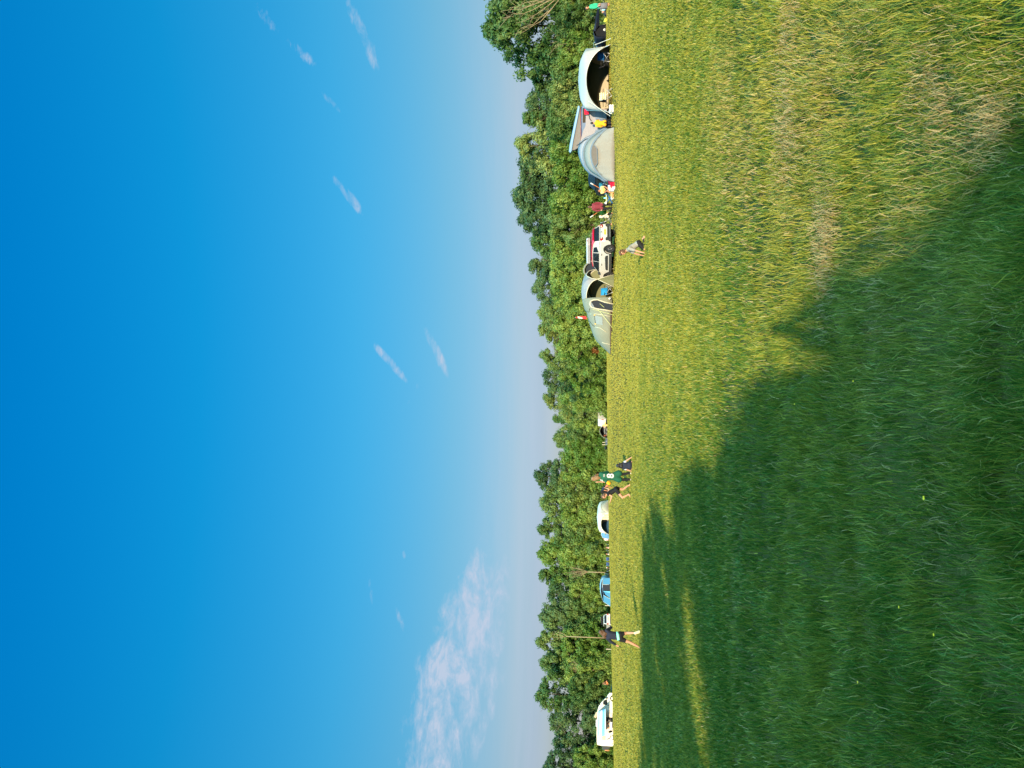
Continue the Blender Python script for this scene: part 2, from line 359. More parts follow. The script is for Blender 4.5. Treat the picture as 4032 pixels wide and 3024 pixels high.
# dry clippings left by the mower
HAY = grass_mat('dry_clippings', (0.24,0.165,0.07), (0.42,0.31,0.14), (0.33,0.25,0.13), 0.1)
px, py = [], []
for X, Y, sx, sy, cnt in [(3135,470,.22,.18,700),(3150,90,.2,.25,450),(3150,600,.2,.4,350),(3290,930,.22,.16,500),(3300,1010,.25,.10,500),(3310,850,.12,.12,220),(3725,340,.13,.17,300),(3690,290,.10,.12,160),
                          (3900,520,.16,.18,260),(3990,470,.09,.1,500),(3800,430,.10,.10,300),(3500,1220,.15,.1,130),(3960,1250,.1,.12,90),(3520,1650,.2,.1,70),
                          (3780,2070,.12,.13,90),(3450,150,.2,.2,250),(2990,780,.5,.3,300),(2890,590,.5,.4,250),(3260,430,.3,.25,220),(3620,820,.12,.2,200)]:
    a, b = ground_hit(X, Y); px.append(a + rng.normal(0, sx, cnt)); py.append(b + rng.normal(0, sy, cnt))
k = 3200; u = rng.random(k); dd = 2.2*(11/2.2)**u; tt = rng.uniform(-.6,.6,k); px.append(dd*np.sin(tt)*1.3); py.append(dd*np.cos(tt))
px = np.concatenate(px); py = np.concatenate(py); n = len(px); dd = np.hypot(px, py)
a = rng.uniform(0, 2*PI, n); ln = rng.uniform(0.90, 0.968, n)
blades('dry_grass_clippings', px, py, rng.uniform(0.025, 0.075, n), np.clip(0.0024*dd/4, 0.0018, 0.02), np.cos(a)*ln, np.sin(a)*ln, rng.random(n), rng.random(n)*0.4, HAY,
       z0=ground_np(px, py) + rng.uniform(0.045, 0.100, n))

# rough uncut strip between the mown field and the hedge
EDGE = [(wx(-150,78,2385),78),(wx(60,78,2385),78),(wx(500,86,2388),86),(wx(1000,104,2390),104),(wx(1450,124,2392),124),(wx(1700,143,2394),143),(wx(2050,143,2408),143),(wx(2400,142,2412),142),(wx(2700,132,2418),132),(wx(3024,128,2422),128),(wx(3250,126,2422),126)]
def edge_y(x):
    ex = [p[0] for p in EDGE][::-1]; ey = [p[1] for p in EDGE][::-1]; return np.interp(x, ex, ey)
k = 60000; ex = rng.uniform(EDGE[-1][0], EDGE[0][0], k); ey = edge_y(ex) - 0.6 + 5.0*rng.random(k)
hh = (0.45 + 0.9*fnoise(ex*0.25, ey*0.4)) * rng.uniform(0.6, 1.2, k) * np.clip((ey-edge_y(ex)+1.0)/1.5, 0.35, 1)
tn = np.clip(0.55*fnoise(ex*0.2+9, ey*0.3) + rng.normal(0.1, 0.15, k), 0, 1)
blades('tall_grass', ex, ey, hh, np.full(k, 0.07), rng.normal(0, .25, k), rng.normal(0, .25, k), tn, (rng.random(k) < 0.12)*0.7, grass_mat('tall_grass_blades', (0.040,0.11,0.016), (0.15,0.20,0.03), (0.36,0.30,0.13)))

# ------------------------------------------------------------------ trees
def leaf_mat(name, dark, light, trans=0.38):
    m = bpy.data.materials.new(name); m.use_nodes = True; nt = m.node_tree; N = nt.nodes; L = nt.links
    b = N['Principled BSDF']; b.inputs['Roughness'].default_value = 0.5; b.inputs['Specular IOR Level'].default_value = 0.25
    oi = N.new('ShaderNodeObjectInfo'); at = N.new('ShaderNodeAttribute'); at.attribute_name = 'tone'
    ad = N.new('ShaderNodeMath'); ad.operation = 'MULTIPLY_ADD'; L.new(oi.outputs['Random'], ad.inputs[0]); ad.inputs[1].default_value = 0.75; L.new(at.outputs['Fac'], ad.inputs[2])
    sb = N.new('ShaderNodeMath'); sb.operation = 'SUBTRACT'; sb.use_clamp = True; L.new(ad.outputs[0], sb.inputs[0]); sb.inputs[1].default_value = 0.36
    m1 = N.new('ShaderNodeMix'); m1.data_type = 'RGBA'; m1.inputs[6].default_value = (*dark, 1); m1.inputs[7].default_value = (*light, 1); L.new(sb.outputs[0], m1.inputs[0])
    L.new(m1.outputs[2], b.inputs['Base Color'])
    t = N.new('ShaderNodeBsdfTranslucent'); L.new(m1.outputs[2], t.inputs['Color'])
    ms = N.new('ShaderNodeMixShader'); ms.inputs[0].default_value = trans
    L.new(b.outputs[0], ms.inputs[1]); L.new(t.outputs[0], ms.inputs[2]); L.new(ms.outputs[0], N['Material Output'].inputs['Surface'])
    return m
LEAF_BRIGHT = leaf_mat('leaves_bright', (0.080, 0.170, 0.024), (0.250, 0.335, 0.070))
LEAF_MID = leaf_mat('leaves_mid', (0.056, 0.130, 0.030), (0.175, 0.250, 0.066))
LEAF_DARK = leaf_mat('leaves_dark', (0.040, 0.095, 0.034), (0.125, 0.200, 0.068))
LEAF_OLIVE = leaf_mat('leaves_olive', (0.106, 0.174, 0.039), (0.264, 0.325, 0.094))
def leaves(name, cen, rad, per, size, seedtone=0.25, droop=0.0):
    """clumps of leaf-sized faces; cen (k,3), rad (k,)"""
    cen = np.asarray(cen); rad = np.asarray(rad); k = len(cen)
    n = k * per; c = np.repeat(cen, per, 0); r = np.repeat(rad, per)
    dirv = rng.normal(size=(n, 3)); dirv /= np.linalg.norm(dirv, axis=1, keepdims=True)
    rr = r * 1.12 * rng.random(n) ** 0.55
    p = c + dirv * rr[:, None] * np.array([1, 1, 0.85])
    nrm = dirv * 1.05 + rng.normal(0, 0.45, (n, 3)) + np.array([0, 0, 0.15]); nrm /= np.linalg.norm(nrm, axis=1, keepdims=True)
    t = rng.normal(size=(n, 3)); t[:, 2] -= droop; t -= nrm * (t * nrm).sum(1, keepdims=True); t /= np.linalg.norm(t, axis=1, keepdims=True); bt = np.cross(nrm, t)
    s = size * rng.uniform(0.55, 1.35, n)[:, None]
    v = np.stack([p - t*s*0.6, p + bt*s*0.32 - nrm*s*0.08, p + t*s*0.7, p - bt*s*0.32 - nrm*s*0.08], 1)
    me = bpy.data.meshes.new(name); me.vertices.add(n*4); me.vertices.foreach_set('co', v.astype(np.float32).ravel())
    me.loops.add(n*4); me.loops.foreach_set('vertex_index', np.arange(n*4, dtype=np.int32)); me.polygons.add(n)
    me.polygons.foreach_set('loop_start', np.arange(0, n*4, 4, dtype=np.int32))
    try: me.polygons.foreach_set('loop_total', np.full(n, 4, dtype=np.int32))
    except Exception: pass
    me.update(calc_edges=True); me.validate()
    tone = np.clip(np.repeat(rng.normal(0.45, seedtone, k), per) + rng.normal(0, 0.18, n), 0, 1)
    at = me.attributes.new('tone', 'FLOAT', 'POINT'); at.data.foreach_set('value', np.repeat(tone, 4).astype(np.float32))
    return me
def limbs(h, w, n, seed, thick=0.16, low=0.15, spread=1.0):
    rd = random.Random(seed); m = MB()
    top = Vector((rd.uniform(-.3,.3), rd.uniform(-.3,.3), h*0.82))
    tr = [Vector((0,0,-0.15)), Vector((rd.uniform(-.1,.1), rd.uniform(-.1,.1), h*0.3)), Vector((rd.uniform(-.25,.25), rd.uniform(-.25,.25), h*0.58)), top]
    m.tube(tr, [thick*1.3, thick*0.9, thick*0.55, thick*0.15], 7)
    ends = []
    for i in range(n):
        f = low + (0.85-low)*i/max(1,n-1); b = tr[1].lerp(tr[2], min(1,max(0,(f-.3)/.28))) if f > .3 else tr[0].lerp(tr[1], f/.3)
        if f > .58: b = tr[2].lerp(tr[3], (f-.58)/.42 if f < 1 else 1)
        a = i*2.4 + rd.uniform(-.4,.4); l = w*0.5*rd.uniform(.6,1.0)*(1.0-0.45*abs(f-.5))*spread
        e1 = b + Vector((math.cos(a)*l*.5, math.sin(a)*l*.5, h*.06)); e2 = b + Vector((math.cos(a)*l, math.sin(a)*l, h*rd.uniform(.10,.2)))
        m.tube([b, e1, e2], [thick*.42, thick*.26, thick*.06], 5); ends.append(e2)
        for q in range(2):
            e3 = e1 + Vector((rd.uniform(-1,1), rd.uniform(-1,1), rd.uniform(.2,1)))*l*.4; m.tube([e1, e3], [thick*.18, thick*.03], 4)
    return m.mesh('trunk')
def crown_points(h, w, n, z0, seed, shape='round', airy=0.0):
    rd = random.Random(seed); C, Rr = [], []
    while len(C) < n:
        f = rd.random(); z = z0 + (h - z0) * f
        if shape == 'round': rad = w*0.5*math.sqrt(max(0.02, 1-(2*f-0.9)**2*0.95)) if f > .45 else w*0.5*(0.72+0.6*f)
        elif shape == 'oval': rad = w*0.5*math.sin(PI*min(1, f*0.88+0.12))**0.7
        elif shape == 'bush': rad = w*0.5*(1-0.55*f**2.2)
        else: rad = w*0.5*(1-f)**0.6
        a = rd.random()*2*PI; q = rd.random()**(0.42 if not airy else 0.6)
        lob = 1 + 0.22*math.sin(3*a+seed)+0.12*math.sin(5*a+2*seed+f*6)
        C.append((math.cos(a)*rad*q*lob, math.sin(a)*rad*q*lob, z - 0.3)); Rr.append(rd.uniform(.45,1.0)*min(1.3, w/7.0)*(1-.25*f))
    return C, Rr
PROTO = {}
def proto(key, h, w, nclump, per, size, z0, shape, airy=0, tone=0.25, droop=0.0, seed=1, thick=0.16):
    C, Rr = crown_points(h, w, nclump, z0, seed, shape, airy)
    PROTO[key] = (limbs(h, w, 9 if shape != 'bush' else 6, seed, thick), leaves('crown', C, Rr, per, size, tone, droop), h)
proto('round', 10, 8.0, 150, 150, 0.25, 1.0, 'round', seed=3)
proto('round_b', 10, 7.2, 125, 150, 0.23, 1.4, 'round', seed=11, airy=1)
proto('tall', 10, 5.6, 120, 150, 0.22, 0.9, 'oval', seed=5)
proto('airy', 10, 7.5, 80, 120, 0.24, 2.0, 'round', airy=1, seed=21)
proto('spire', 10, 5.0, 95, 130, 0.21, 0.9, 'cone', airy=1, seed=8)
proto('bush', 6, 6.8, 150, 160, 0.22, 0.2, 'bush', seed=2, thick=0.1)
proto('bush_b', 6, 6.0, 130, 160, 0.20, 0.2, 'bush', seed=13, thick=0.1, tone=0.32)
proto('willow', 6, 6.5, 150, 165, 0.23, 0.15, 'bush', seed=17, droop=1.5, thick=0.1)
LABELS = set()
def put_tree(key, leafm, label, x, y, h, wscale=1.0, name='tree', cat='tree', group=None, rz=None):
    tr, cr, h0 = PROTO[key]; s = h/h0
    t = thing(name, label, cat, (x, y, gz(x, y)), random.uniform(0, 6.28) if rz is None else rz, group); t.scale = (s*wscale, s*wscale, s)
    if label in LABELS: print('DUP LABEL', label)
    LABELS.add(label)
    me = tr; o = link('trunk', me, None, t); 
    if not me.materials: me.materials.append(BARK)
    o = bpy.data.objects.new('crown', cr); COL.objects.link(o); o.parent = t
    if not cr.materials: cr.materials.append(leafm)
    o.material_slots[0].link = 'OBJECT'; o.material_slots[0].material = leafm
    return t
def tree_at(key, leafm, label, Y, Xtop, d, wscale=1.0, **k):
    x = wx(Y, d, 2385); z = gz(x, d); h = wz(Xtop, d) - z
    return put_tree(key, leafm, label, x, d, h, wscale, **k)
B_, M_, D_, O_ = LEAF_BRIGHT, LEAF_MID, LEAF_DARK, LEAF_OLIVE
BG = 'trees of the woodland edge behind the campsite'; FG = 'bushes of the hedge along the far side of the field'
for a in [
    ('round_b',D_,'dark tall tree leaning over the hedge at the extreme right behind the bare branches',-80,1890,84,1.0),
    ('round',M_,'broad dark crown standing highest beside the bare branches behind the green-topped woman',95,1895,84,0.85),
    ('tall',D_,'slim dark tree behind the navy tent, left of the highest crown',215,2070,88,0.9),
    ('round_b',M_,'mid green tree behind the right end of the white shelter',290,2085,88,1.0),
    ('round',D_,'dark rounded tree behind the middle of the white shelter',395,2065,90,0.85),
    ('spire',M_,'pointed feathery tree above the left edge of the white shelter',455,2045,90,1.2),
    ('round_b',O_,'pale loose tree behind the raised blue roof, right half',560,2030,92,1.0),
    ('airy',D_,'thin dark tree with sky showing through above the raised blue roof',640,2025,94,1.0),
    ('round',D_,'big dark crown rising above the grey inflatable awning',760,2012,96,0.9),
    ('round_b',D_,'dark crown above the man in the maroon hoodie',850,2040,97,0.9),
    ('round',M_,'rounded tree right behind the white car with the red roof',945,2085,99,0.8),
    ('tall',D_,'dark upright tree behind the roof box of the white car',1040,2080,101,1.1),
    ('round_b',D_,'dark tree behind the pale dome of the green tent',1130,2095,104,0.9),
    ('round',M_,'green tree above the red and white flag',1225,2112,108,0.8),
    ('spire',O_,'feathery olive tree just left of the flag',1300,2110,112,1.3),
    ('round_b',M_,'tree behind the low end of the green tent',1400,2125,118,0.9),
    ('airy',D_,'sparse dark crown behind the pale fence post left of the green tent',1480,2125,126,1.0),
    ('round_b',O_,'olive tree to the right of the silver van',1570,2140,140,0.9),
    ('tall',M_,'low-topped tree right above the silver van',1650,2175,150,0.9),
    ('round',M_,'pale green tree behind the small open awning beside the silver van',1730,2175,150,0.75),
    ('round_b',D_,'dark tall tree behind the person in the green jersey',1880,2105,150,0.95),
    ('round',M_,'tree behind the running girl in the black crop top',1980,2120,150,0.8),
    ('round_b',M_,'tree behind the white dome with blue walls',2090,2118,150,0.9),
    ('round',B_,'bright tree behind the row of people in camp chairs',2190,2112,150,0.8),
    ('tall',M_,'tree right behind the pale bare tree',2270,2120,150,1.0),
    ('airy',D_,'gappy tree with sky showing through behind the blue tent',2345,2145,150,1.0),
    ('round',D_,'dark tree behind the white estate car with the roof load',2440,2118,148,0.8),
    ('round_b',M_,'tree with a pale trunk behind the girl in the turquoise waistband',2535,2112,146,0.95),
    ('round',M_,'tall tree right of the dip in the skyline near the motorhome',2620,2120,143,0.7),
    ('round_b',M_,'loose crown above the cab of the motorhome',2745,2110,138,1.0),
    ('airy',D_,'tree full of gaps above the awning of the motorhome',2850,2150,134,1.0),
    ('airy',D_,'dark gappy tree above the rear of the motorhome',2935,2165,132,0.95),
    ('round_b',D_,'dark tree at the extreme left beyond the motorhome',3030,2140,130,1.0)]:
    tree_at(a[0], a[1], a[2], a[3], a[4], a[5], a[6], group=BG)
for a in [
    ('bush',B_,'bright bush behind the green-topped woman',-40,2215,79,0.9),
    ('bush_b',M_,'dense bush right behind the navy tent',85,2180,80,0.9),
    ('bush',B_,'bright bush between the navy tent and the white shelter',190,2195,81,0.85),
    ('willow',M_,'bush behind the right half of the white shelter',285,2170,83,0.9),
    ('bush_b',O_,'yellowish bush behind the left half of the white shelter',390,2165,84,0.85),
    ('bush',M_,'bush behind the red cloth on the grey awning',480,2150,85,0.8),
    ('willow',B_,'bright bush under the raised blue roof',585,2165,87,0.8),
    ('bush',B_,'bright bush behind the grey inflatable awning',690,2175,89,0.8),
    ('bush_b',B_,'bright bush behind the man in the yellow shirt',790,2160,91,0.85),
    ('willow',M_,'bush behind the person in the cream hood',885,2165,93,0.85),
    ('bush',B_,'bright bush behind the rear of the white car',980,2165,95,0.85),
    ('willow',B_,'drooping bush behind the front of the white car',1075,2165,98,0.85),
    ('bush_b',B_,'bright bush behind the dome of the green tent',1165,2170,102,0.85),
    ('willow',B_,'drooping bush behind the red and white flag',1260,2180,107,0.85),
    ('bush',B_,'bright bush behind the low end of the green tent',1355,2190,113,0.85),
    ('willow',B_,'drooping bush just left of the green tent behind the fence posts',1450,2200,122,0.9),
    ('willow',B_,'drooping bush halfway between the green tent and the silver van',1535,2205,131,0.85),
    ('bush',B_,'bright bush to the right of the silver van',1610,2215,146,0.85),
    ('bush_b',M_,'bush right behind the silver van',1690,2230,147,0.9),
    ('willow',B_,'drooping bush behind the black kettle barbecue',1775,2225,147,0.9),
    ('bush',B_,'bright bush behind the kneeling person with black hair',1850,2205,147,0.85),
    ('willow',O_,'olive bush behind the person in the green jersey',1935,2195,147,0.9),
    ('bush_b',B_,'bright bush behind the white dome with blue walls',2020,2205,147,0.9),
    ('bush',M_,'bush behind the child in the pink shirt',2105,2215,147,0.85),
    ('willow',B_,'drooping bush behind the people in camp chairs',2185,2205,147,0.85),
    ('bush_b',M_,'bush behind the man in the white cap',2265,2235,147,0.85),
    ('bush',B_,'round bright bush behind the blue tent',2335,2240,146,0.7),
    ('willow',M_,'bush right of the white estate car with the roof load',2400,2230,146,0.85),
    ('bush_b',M_,'bush behind the white estate car with the roof load',2475,2225,144,0.85),
    ('bush',B_,'bright bush left of the girl in the turquoise waistband',2560,2210,141,0.85),
    ('willow',B_,'bright bush behind the child in orange',2650,2225,138,0.85),
    ('bush_b',M_,'bush in front of the motorhome cab',2735,2235,134,0.85),
    ('bush',D_,'dark bush behind the motorhome awning',2840,2290,130,0.9),
    ('bush_b',B_,'bright bush just left of the motorhome',2990,2255,128,0.85)]:
    tree_at(a[0], a[1], a[2], a[3], a[4], a[5], a[6], name='hedge_bush', cat='bush', group=FG)
# bare, dead branches
def bare(label, Y, Xtop, Xbase, d, n, spread, seed, lean=0.0):
    rd = random.Random(seed); x = wx(Y, d, 2385); zb = gz(x, d); z0 = max(0.0, wz(Xbase, d)-zb); h = wz(Xtop, d)-zb
    t = thing('bare_tree', label, 'tree', (x, d, zb), 0, 'bare trees in the hedge'); m = MB(); tw = m
    m.tube([(0,0,-.1),(0.1*lean,0,z0*.6),(.2*lean,0,z0+.3)], [.10,.085,.07], 7)
    for i in range(n):
        a = (i+.5)/n*2-1; top = Vector((a*spread + lean*h*.3 + rd.uniform(-.3,.3), rd.uniform(-.5,.5), z0+(h-z0)*rd.uniform(.7,1)*(1-.25*abs(a))))
        b = Vector((.2*lean+a*.1, 0, z0+.1+rd.random()*.3)); mid = b.lerp(top, .5) + Vector((a*spread*.18, 0, -.1)); jt = lambda: Vector((rd.uniform(-1,1), rd.uniform(-1,1), rd.uniform(-.5,.5)))*(h-z0)*.035; m.tube([b, b.lerp(mid,.5)+jt(), mid, mid.lerp(top,.35)+jt(), mid.lerp(top,.7)+jt(), top], [.05,.04,.03,.022,.015,.006], 5)
        for q in range(7):
            f = rd.uniform(.25,.97); p = mid.lerp(top, (f-.5)*2) if f > .5 else b.lerp(mid, f*2)
            e = p + Vector((rd.uniform(-.9,.9)+a*.4, rd.uniform(-.4,.4), rd.uniform(.3,1.1)))*(h-z0)*.16; tw.tube([p, e], [.02,.006], 4)
    m.build('trunk', DEADWOOD, t, True)
bare('large fan of bare tan branches in the top right corner above the green-topped woman', -28, 1950, 2215, 73, 12, 3.0, 4, -0.25)
bare('pale bare tree fanning out above the man in the white cap', 2254, 2205, 2318, 142.5, 6, 1.0, 9)
bare('pale forked trunk above the girl in the turquoise waistband', 2512, 2165, 2235, 137.0, 3, 1.0, 15, 0.1)
bare('grey bare twigs between the orange child and the dip in the skyline', 2640, 2230, 2300, 136, 7, 1.6, 25)
bare('thin pale trunk above the navy tent', 150, 2120, 2320, 80, 3, 0.8, 31)

# trees behind the photographer: their long evening shadow covers the left of the field
prof_h = [0.0,3.10,3.52,4.15,5.05,5.65,6.40,7.6,8.35,8.9,9.1]; prof_x = [1.6,0.70,0.05,-0.75,-1.9,-2.5,-4.3,-4.8,-6.8,-16.0,-24.0]
def shade_tree(label, x0, x1, seed):
    t = thing('tree', label, 'tree', ((x0+x1)/2, -12.0, 0), 0, 'trees behind the photographer'); rd = random.Random(seed)
    C, Rr = [], []; cxm = (x0+x1)/2; tries = 0
    while len(C) < int(58*(x1-x0)) and tries < 20000:
        tries += 1; x = rd.uniform(x0, x1); z = rd.uniform(0.2, 9.2); r = rd.uniform(.32,.6); yo = rd.uniform(-1.6,1.6); ze = z + .225*yo
        lim = np.interp(ze + r*0.7, prof_h, prof_x) - r*0.75
        if x > lim + r*.45: continue
        if ((x+5.9)/(.7+r*.5))**2 + ((ze-5.2)/(.06+r*.45))**2 < 1 or ((x+11.5)/(1.0+r*.7))**2 + ((ze-6.0)/(.02+r*.5))**2 < 1: continue
        C.append((x-cxm, yo, z)); Rr.append(r)
    cr = leaves('crown', C, Rr, 90, 0.24); cr.materials.append(LEAF_MID); o = link('crown', cr, LEAF_MID, t, False)
    limbs(7.0 if x1 < -3 else 3.6, (x1-x0), 8, seed, .16).materials.clear() if False else None
    tm = limbs(7.4 if x1 < -2 else 3.4, (x1-x0)*.8, 8, seed, .16); link('trunk', tm, BARK, t)
for i, (a, b, l) in enumerate([(-24,-16,'tall tree behind the photographer on the far left'),(-16,-9,'tall tree behind the photographer, second from the left'),(-9,-4,'tree behind the photographer casting the pointed shadow'),(-4,1.9,'low tree directly behind the photographer')]):
    shade_tree(l, a, b, 50+i)
# ------------------------------------------------------------------ people: one continuous skin per body, clothes and hair as children
def V(*a): return Vector(a)
def pathpt(chain, f):
    i = min(int(f), len(chain)-2); return chain[i].lerp(chain[i+1], f-i)
def hand(mb, wrist, fwd, side, s, curl=0.35):
    fwd = fwd.normalized(); side = (side - fwd*side.dot(fwd)).normalized(); dn = fwd.cross(side)
    palm = wrist + fwd*0.045*s
    mb.cap(wrist, .024*s, palm + fwd*.03*s, .030*s, 8)
    for i, (o, l) in enumerate(((-.028,.062),(-.009,.075),(.010,.070),(.028,.055))):
        b = palm + fwd*.045*s + side*o*s; m = b + (fwd + dn*curl*.5)*l*.5*s; e = m + (fwd*.7 + dn*curl)*l*.5*s
        mb.cap(b, .0105*s, m, .0100*s, 6); mb.cap(m, .0100*s, e, .0090*s, 6)
    tb = palm - side*.028*s; mb.cap(tb, .0125*s, tb - side*.030*s + fwd*.035*s, .010*s, 6)
def foot(mb, an, toe, s, r=0.036):
    d = toe - an; heel = an - Vector((d.x, d.y, 0)).normalized()*0.045*s if Vector((d.x,d.y,0)).length > .02 else an
    heel = heel + (toe-an).normalized()*0.02*s + Vector((0,0,-.02*s))
    mb.cap(an, .036*s, heel, .034*s, 8); mb.cap(heel, .034*s, toe.lerp(heel,.25), .040*s, 8); mb.cap(toe.lerp(heel,.3), .040*s, toe, .024*s, 8)
def person(label, loc, J, cloth_spec, hair, face, s=1.0, skin=None, group=None, vox=0.011, extra=None, hands=True, rz=0.0):
    """J: joints in metres relative to loc (x right, y away, z up). s: body scale (1 = 1.7 m adult)"""
    J = {k: Vector(v) for k, v in J.items()}
    t = thing('person', label, 'person', loc, rz, group); skin = skin or SKIN
    face = Vector(face).normalized(); upv = (J['head']-J['neck']).normalized(); side = face.cross(upv).normalized(); face = upv.cross(side).normalized() if upv.cross(side).dot(face) > 0 else -upv.cross(side).normalized()
    b = MB(); h = J['head']
    b.cap(h + upv*.035*s - face*.018*s, .090*s, h + upv*.025*s + face*.02*s, .082*s, 12)
    b.cap(h - upv*.02*s + face*.015*s, .070*s, h - upv*.075*s + face*.045*s, .040*s, 10)
    b.cap(h + face*.088*s + upv*.005*s, .012*s, h + face*.108*s - upv*.03*s, .015*s, 6)           # nose
    b.cap(h + face*.082*s - upv*.062*s - side*.015*s, .011*s, h + face*.082*s - upv*.062*s + side*.015*s, .011*s, 6)   # lips
    for q in (-1, 1): b.cap(h + side*q*.084*s + upv*.01*s, .016*s, h + side*q*.088*s - upv*.03*s, .011*s, 6)          # ears
    b.cap(J['neck'] - upv*.03*s, .058*s, h - upv*.05*s, .050*s, 10)
    shm = (J['shl']+J['shr'])*.5; hpm = (J['hipl']+J['hipr'])*.5
    chest = shm.lerp(hpm, .28); waist = shm.lerp(hpm, .66)
    b.cap(J['shl'], .058*s, J['shr'], .058*s); b.cap(shm, .085*s, J['neck'], .055*s)
    for q in ('l','r'):
        c2 = chest.lerp(J['sh'+q], .38).lerp(chest, .2); w2 = waist.lerp(J['hip'+q], .42)
        b.cap(J['sh'+q].lerp(chest,.3), .080*s, c2, .105*s); b.cap(c2, .105*s, w2, .092*s); b.cap(w2, .092*s, J['hip'+q], .100*s)
    b.cap(J['hipl'], .100*s, J['hipr'], .100*s)
    AR, LE = {}, {}
    for q in ('l','r'):
        sh, e, w = J['sh'+q], J['el'+q], J['ha'+q]; AR[q] = [sh, e, w]
        b.cap(sh, .052*s, sh.lerp(e,.5), .045*s, 8); b.cap(sh.lerp(e,.5), .045*s, e, .036*s, 8); b.cap(e, .038*s, e.lerp(w,.35), .037*s, 8); b.cap(e.lerp(w,.35), .037*s, w, .025*s, 8)
        if hands: hand(b, w, (w - e), side if abs((w-e).normalized().dot(side)) < .8 else upv, s)
        hp, k, a, to = J['hip'+q], J['kn'+q], J['an'+q], J['to'+q]; LE[q] = [hp, k, a]
        b.cap(hp, .088*s, hp.lerp(k,.5), .072*s); b.cap(hp.lerp(k,.5), .072*s, k, .054*s); b.cap(k, .054*s, k.lerp(a,.35), .055*s); b.cap(k.lerp(a,.35), .055*s, a, .034*s)
        foot(b, a, to, s)
    me = bake(b, vox*max(s,.6), 3); link('body', me, skin, t)
    if vox < .015:
        for q in (-1, 1): MB().ball(h + face*.088*s + side*q*.032*s + upv*.022*s, .011*s, 8, 6).build('eye', mat('eye_dark', (.02,.015,.012), .2), t, True)
    for nm, kind, m, p in cloth_spec:
        c = MB(); g = p.get('g', .018)*s
        if kind == 'top':
            hem = p.get('hem', .5); slv = p.get('sleeve', 1.0); loose = p.get('loose', 1.0)
            b2 = lambda a, ra, bb, rb: c.cap(a, ra*s*loose+g, bb, rb*s*loose+g, 12)
            b2(J['shl'], .058, J['shr'], .058); c.cap(shm, .082*s+g, J['neck']-upv*.02*s, .052*s+g)
            for q in ('l','r'):
                c2 = chest.lerp(J['sh'+q], .38).lerp(chest, .2); w2 = waist.lerp(J['hip'+q], .42); hipp = J['hip'+q]
                b2(J['sh'+q].lerp(chest,.3), .080, c2, .105)
                if hem <= 0: w2 = c2.lerp(w2, 1+hem)
                b2(c2, .105, w2, .092)
                if hem > 0: b2(w2, .092, w2.lerp(hipp, min(1, hem)), .100)
                if hem > 1: dn = (hipp-w2).normalized(); b2(hipp, .100, hipp+dn*(hem-1)*.3*s, .102)
                if slv > 0:
                    n_ = 6; pts = [pathpt(AR[q], min(slv,1.97)*i/n_) for i in range(n_+1)]
                    for i in range(n_): 
                        r = lambda f: (.056 - .014*f)*s*loose + g*.9
                        c.cap(pts[i], r(min(slv,2)*i/n_), pts[i+1], r(min(slv,2)*(i+1)/n_), 10)
        elif kind == 'legs':
            fr = p.get('len', 1.9); w2 = waist.lerp(hpm, .35)
            c.cap(J['hipl'], .102*s+g, J['hipr'], .102*s+g)
            for q in ('l','r'):
                c.cap(waist.lerp(J['hip'+q],.75), .088*s+g, J['hip'+q], .102*s+g)
                n_ = 6; pts = [pathpt(LE[q], min(fr,1.97)*i/n_) for i in range(n_+1)]
                rr = lambda f: (.090 - .036*min(f,1) - .014*max(0,f-1))*s + g*p.get('flare',1.0)
                for i in range(n_): c.cap(pts[i], rr(fr*i/n_), pts[i+1], rr(fr*(i+1)/n_), 10)
        elif kind == 'skirt':
            z1 = p['z']; n_ = 18; rows = []
            for f in (0, .2, .5, 1.0):
                z = J['hipl'].z + .12*s + (z1 - J['hipl'].z - .12*s)*f; rows.append([(hpm.x + math.cos(a)*(.165+.05*f)*s, hpm.y + math.sin(a)*(.13+.04*f)*s, z) for a in [2*PI*k/n_ for k in range(n_)]])
            o = MB().grid(rows, True).build(nm, m, t, True, .012); continue
        elif kind == 'band':
            n_ = 20; dn = (hpm-shm).normalized(); u = (J['shr']-J['shl']).normalized(); wv = dn.cross(u).normalized(); rows = []
            for f in (p['a'], p['b']):
                cc = shm.lerp(hpm, f); rows.append([cc + u*math.cos(a)*p['r']*s + wv*math.sin(a)*p['r']*.78*s for a in [2*PI*k/n_ for k in range(n_)]])
            MB().grid(rows, True).build(nm, m, t, True, .01); continue
        elif kind == 'shoes':
            for q in p.get('feet', ('l','r')):
                c2 = MB(); foot(c2, J['an'+q] + Vector((0,0,-.012*s)), J['to'+q] + (J['to'+q]-J['an'+q]).normalized()*.012, s*1.16)
                link(nm, bake(c2, .010, 2), m, t)
            continue
        link(nm, bake(c, vox*max(s,.6), 3), m, t)
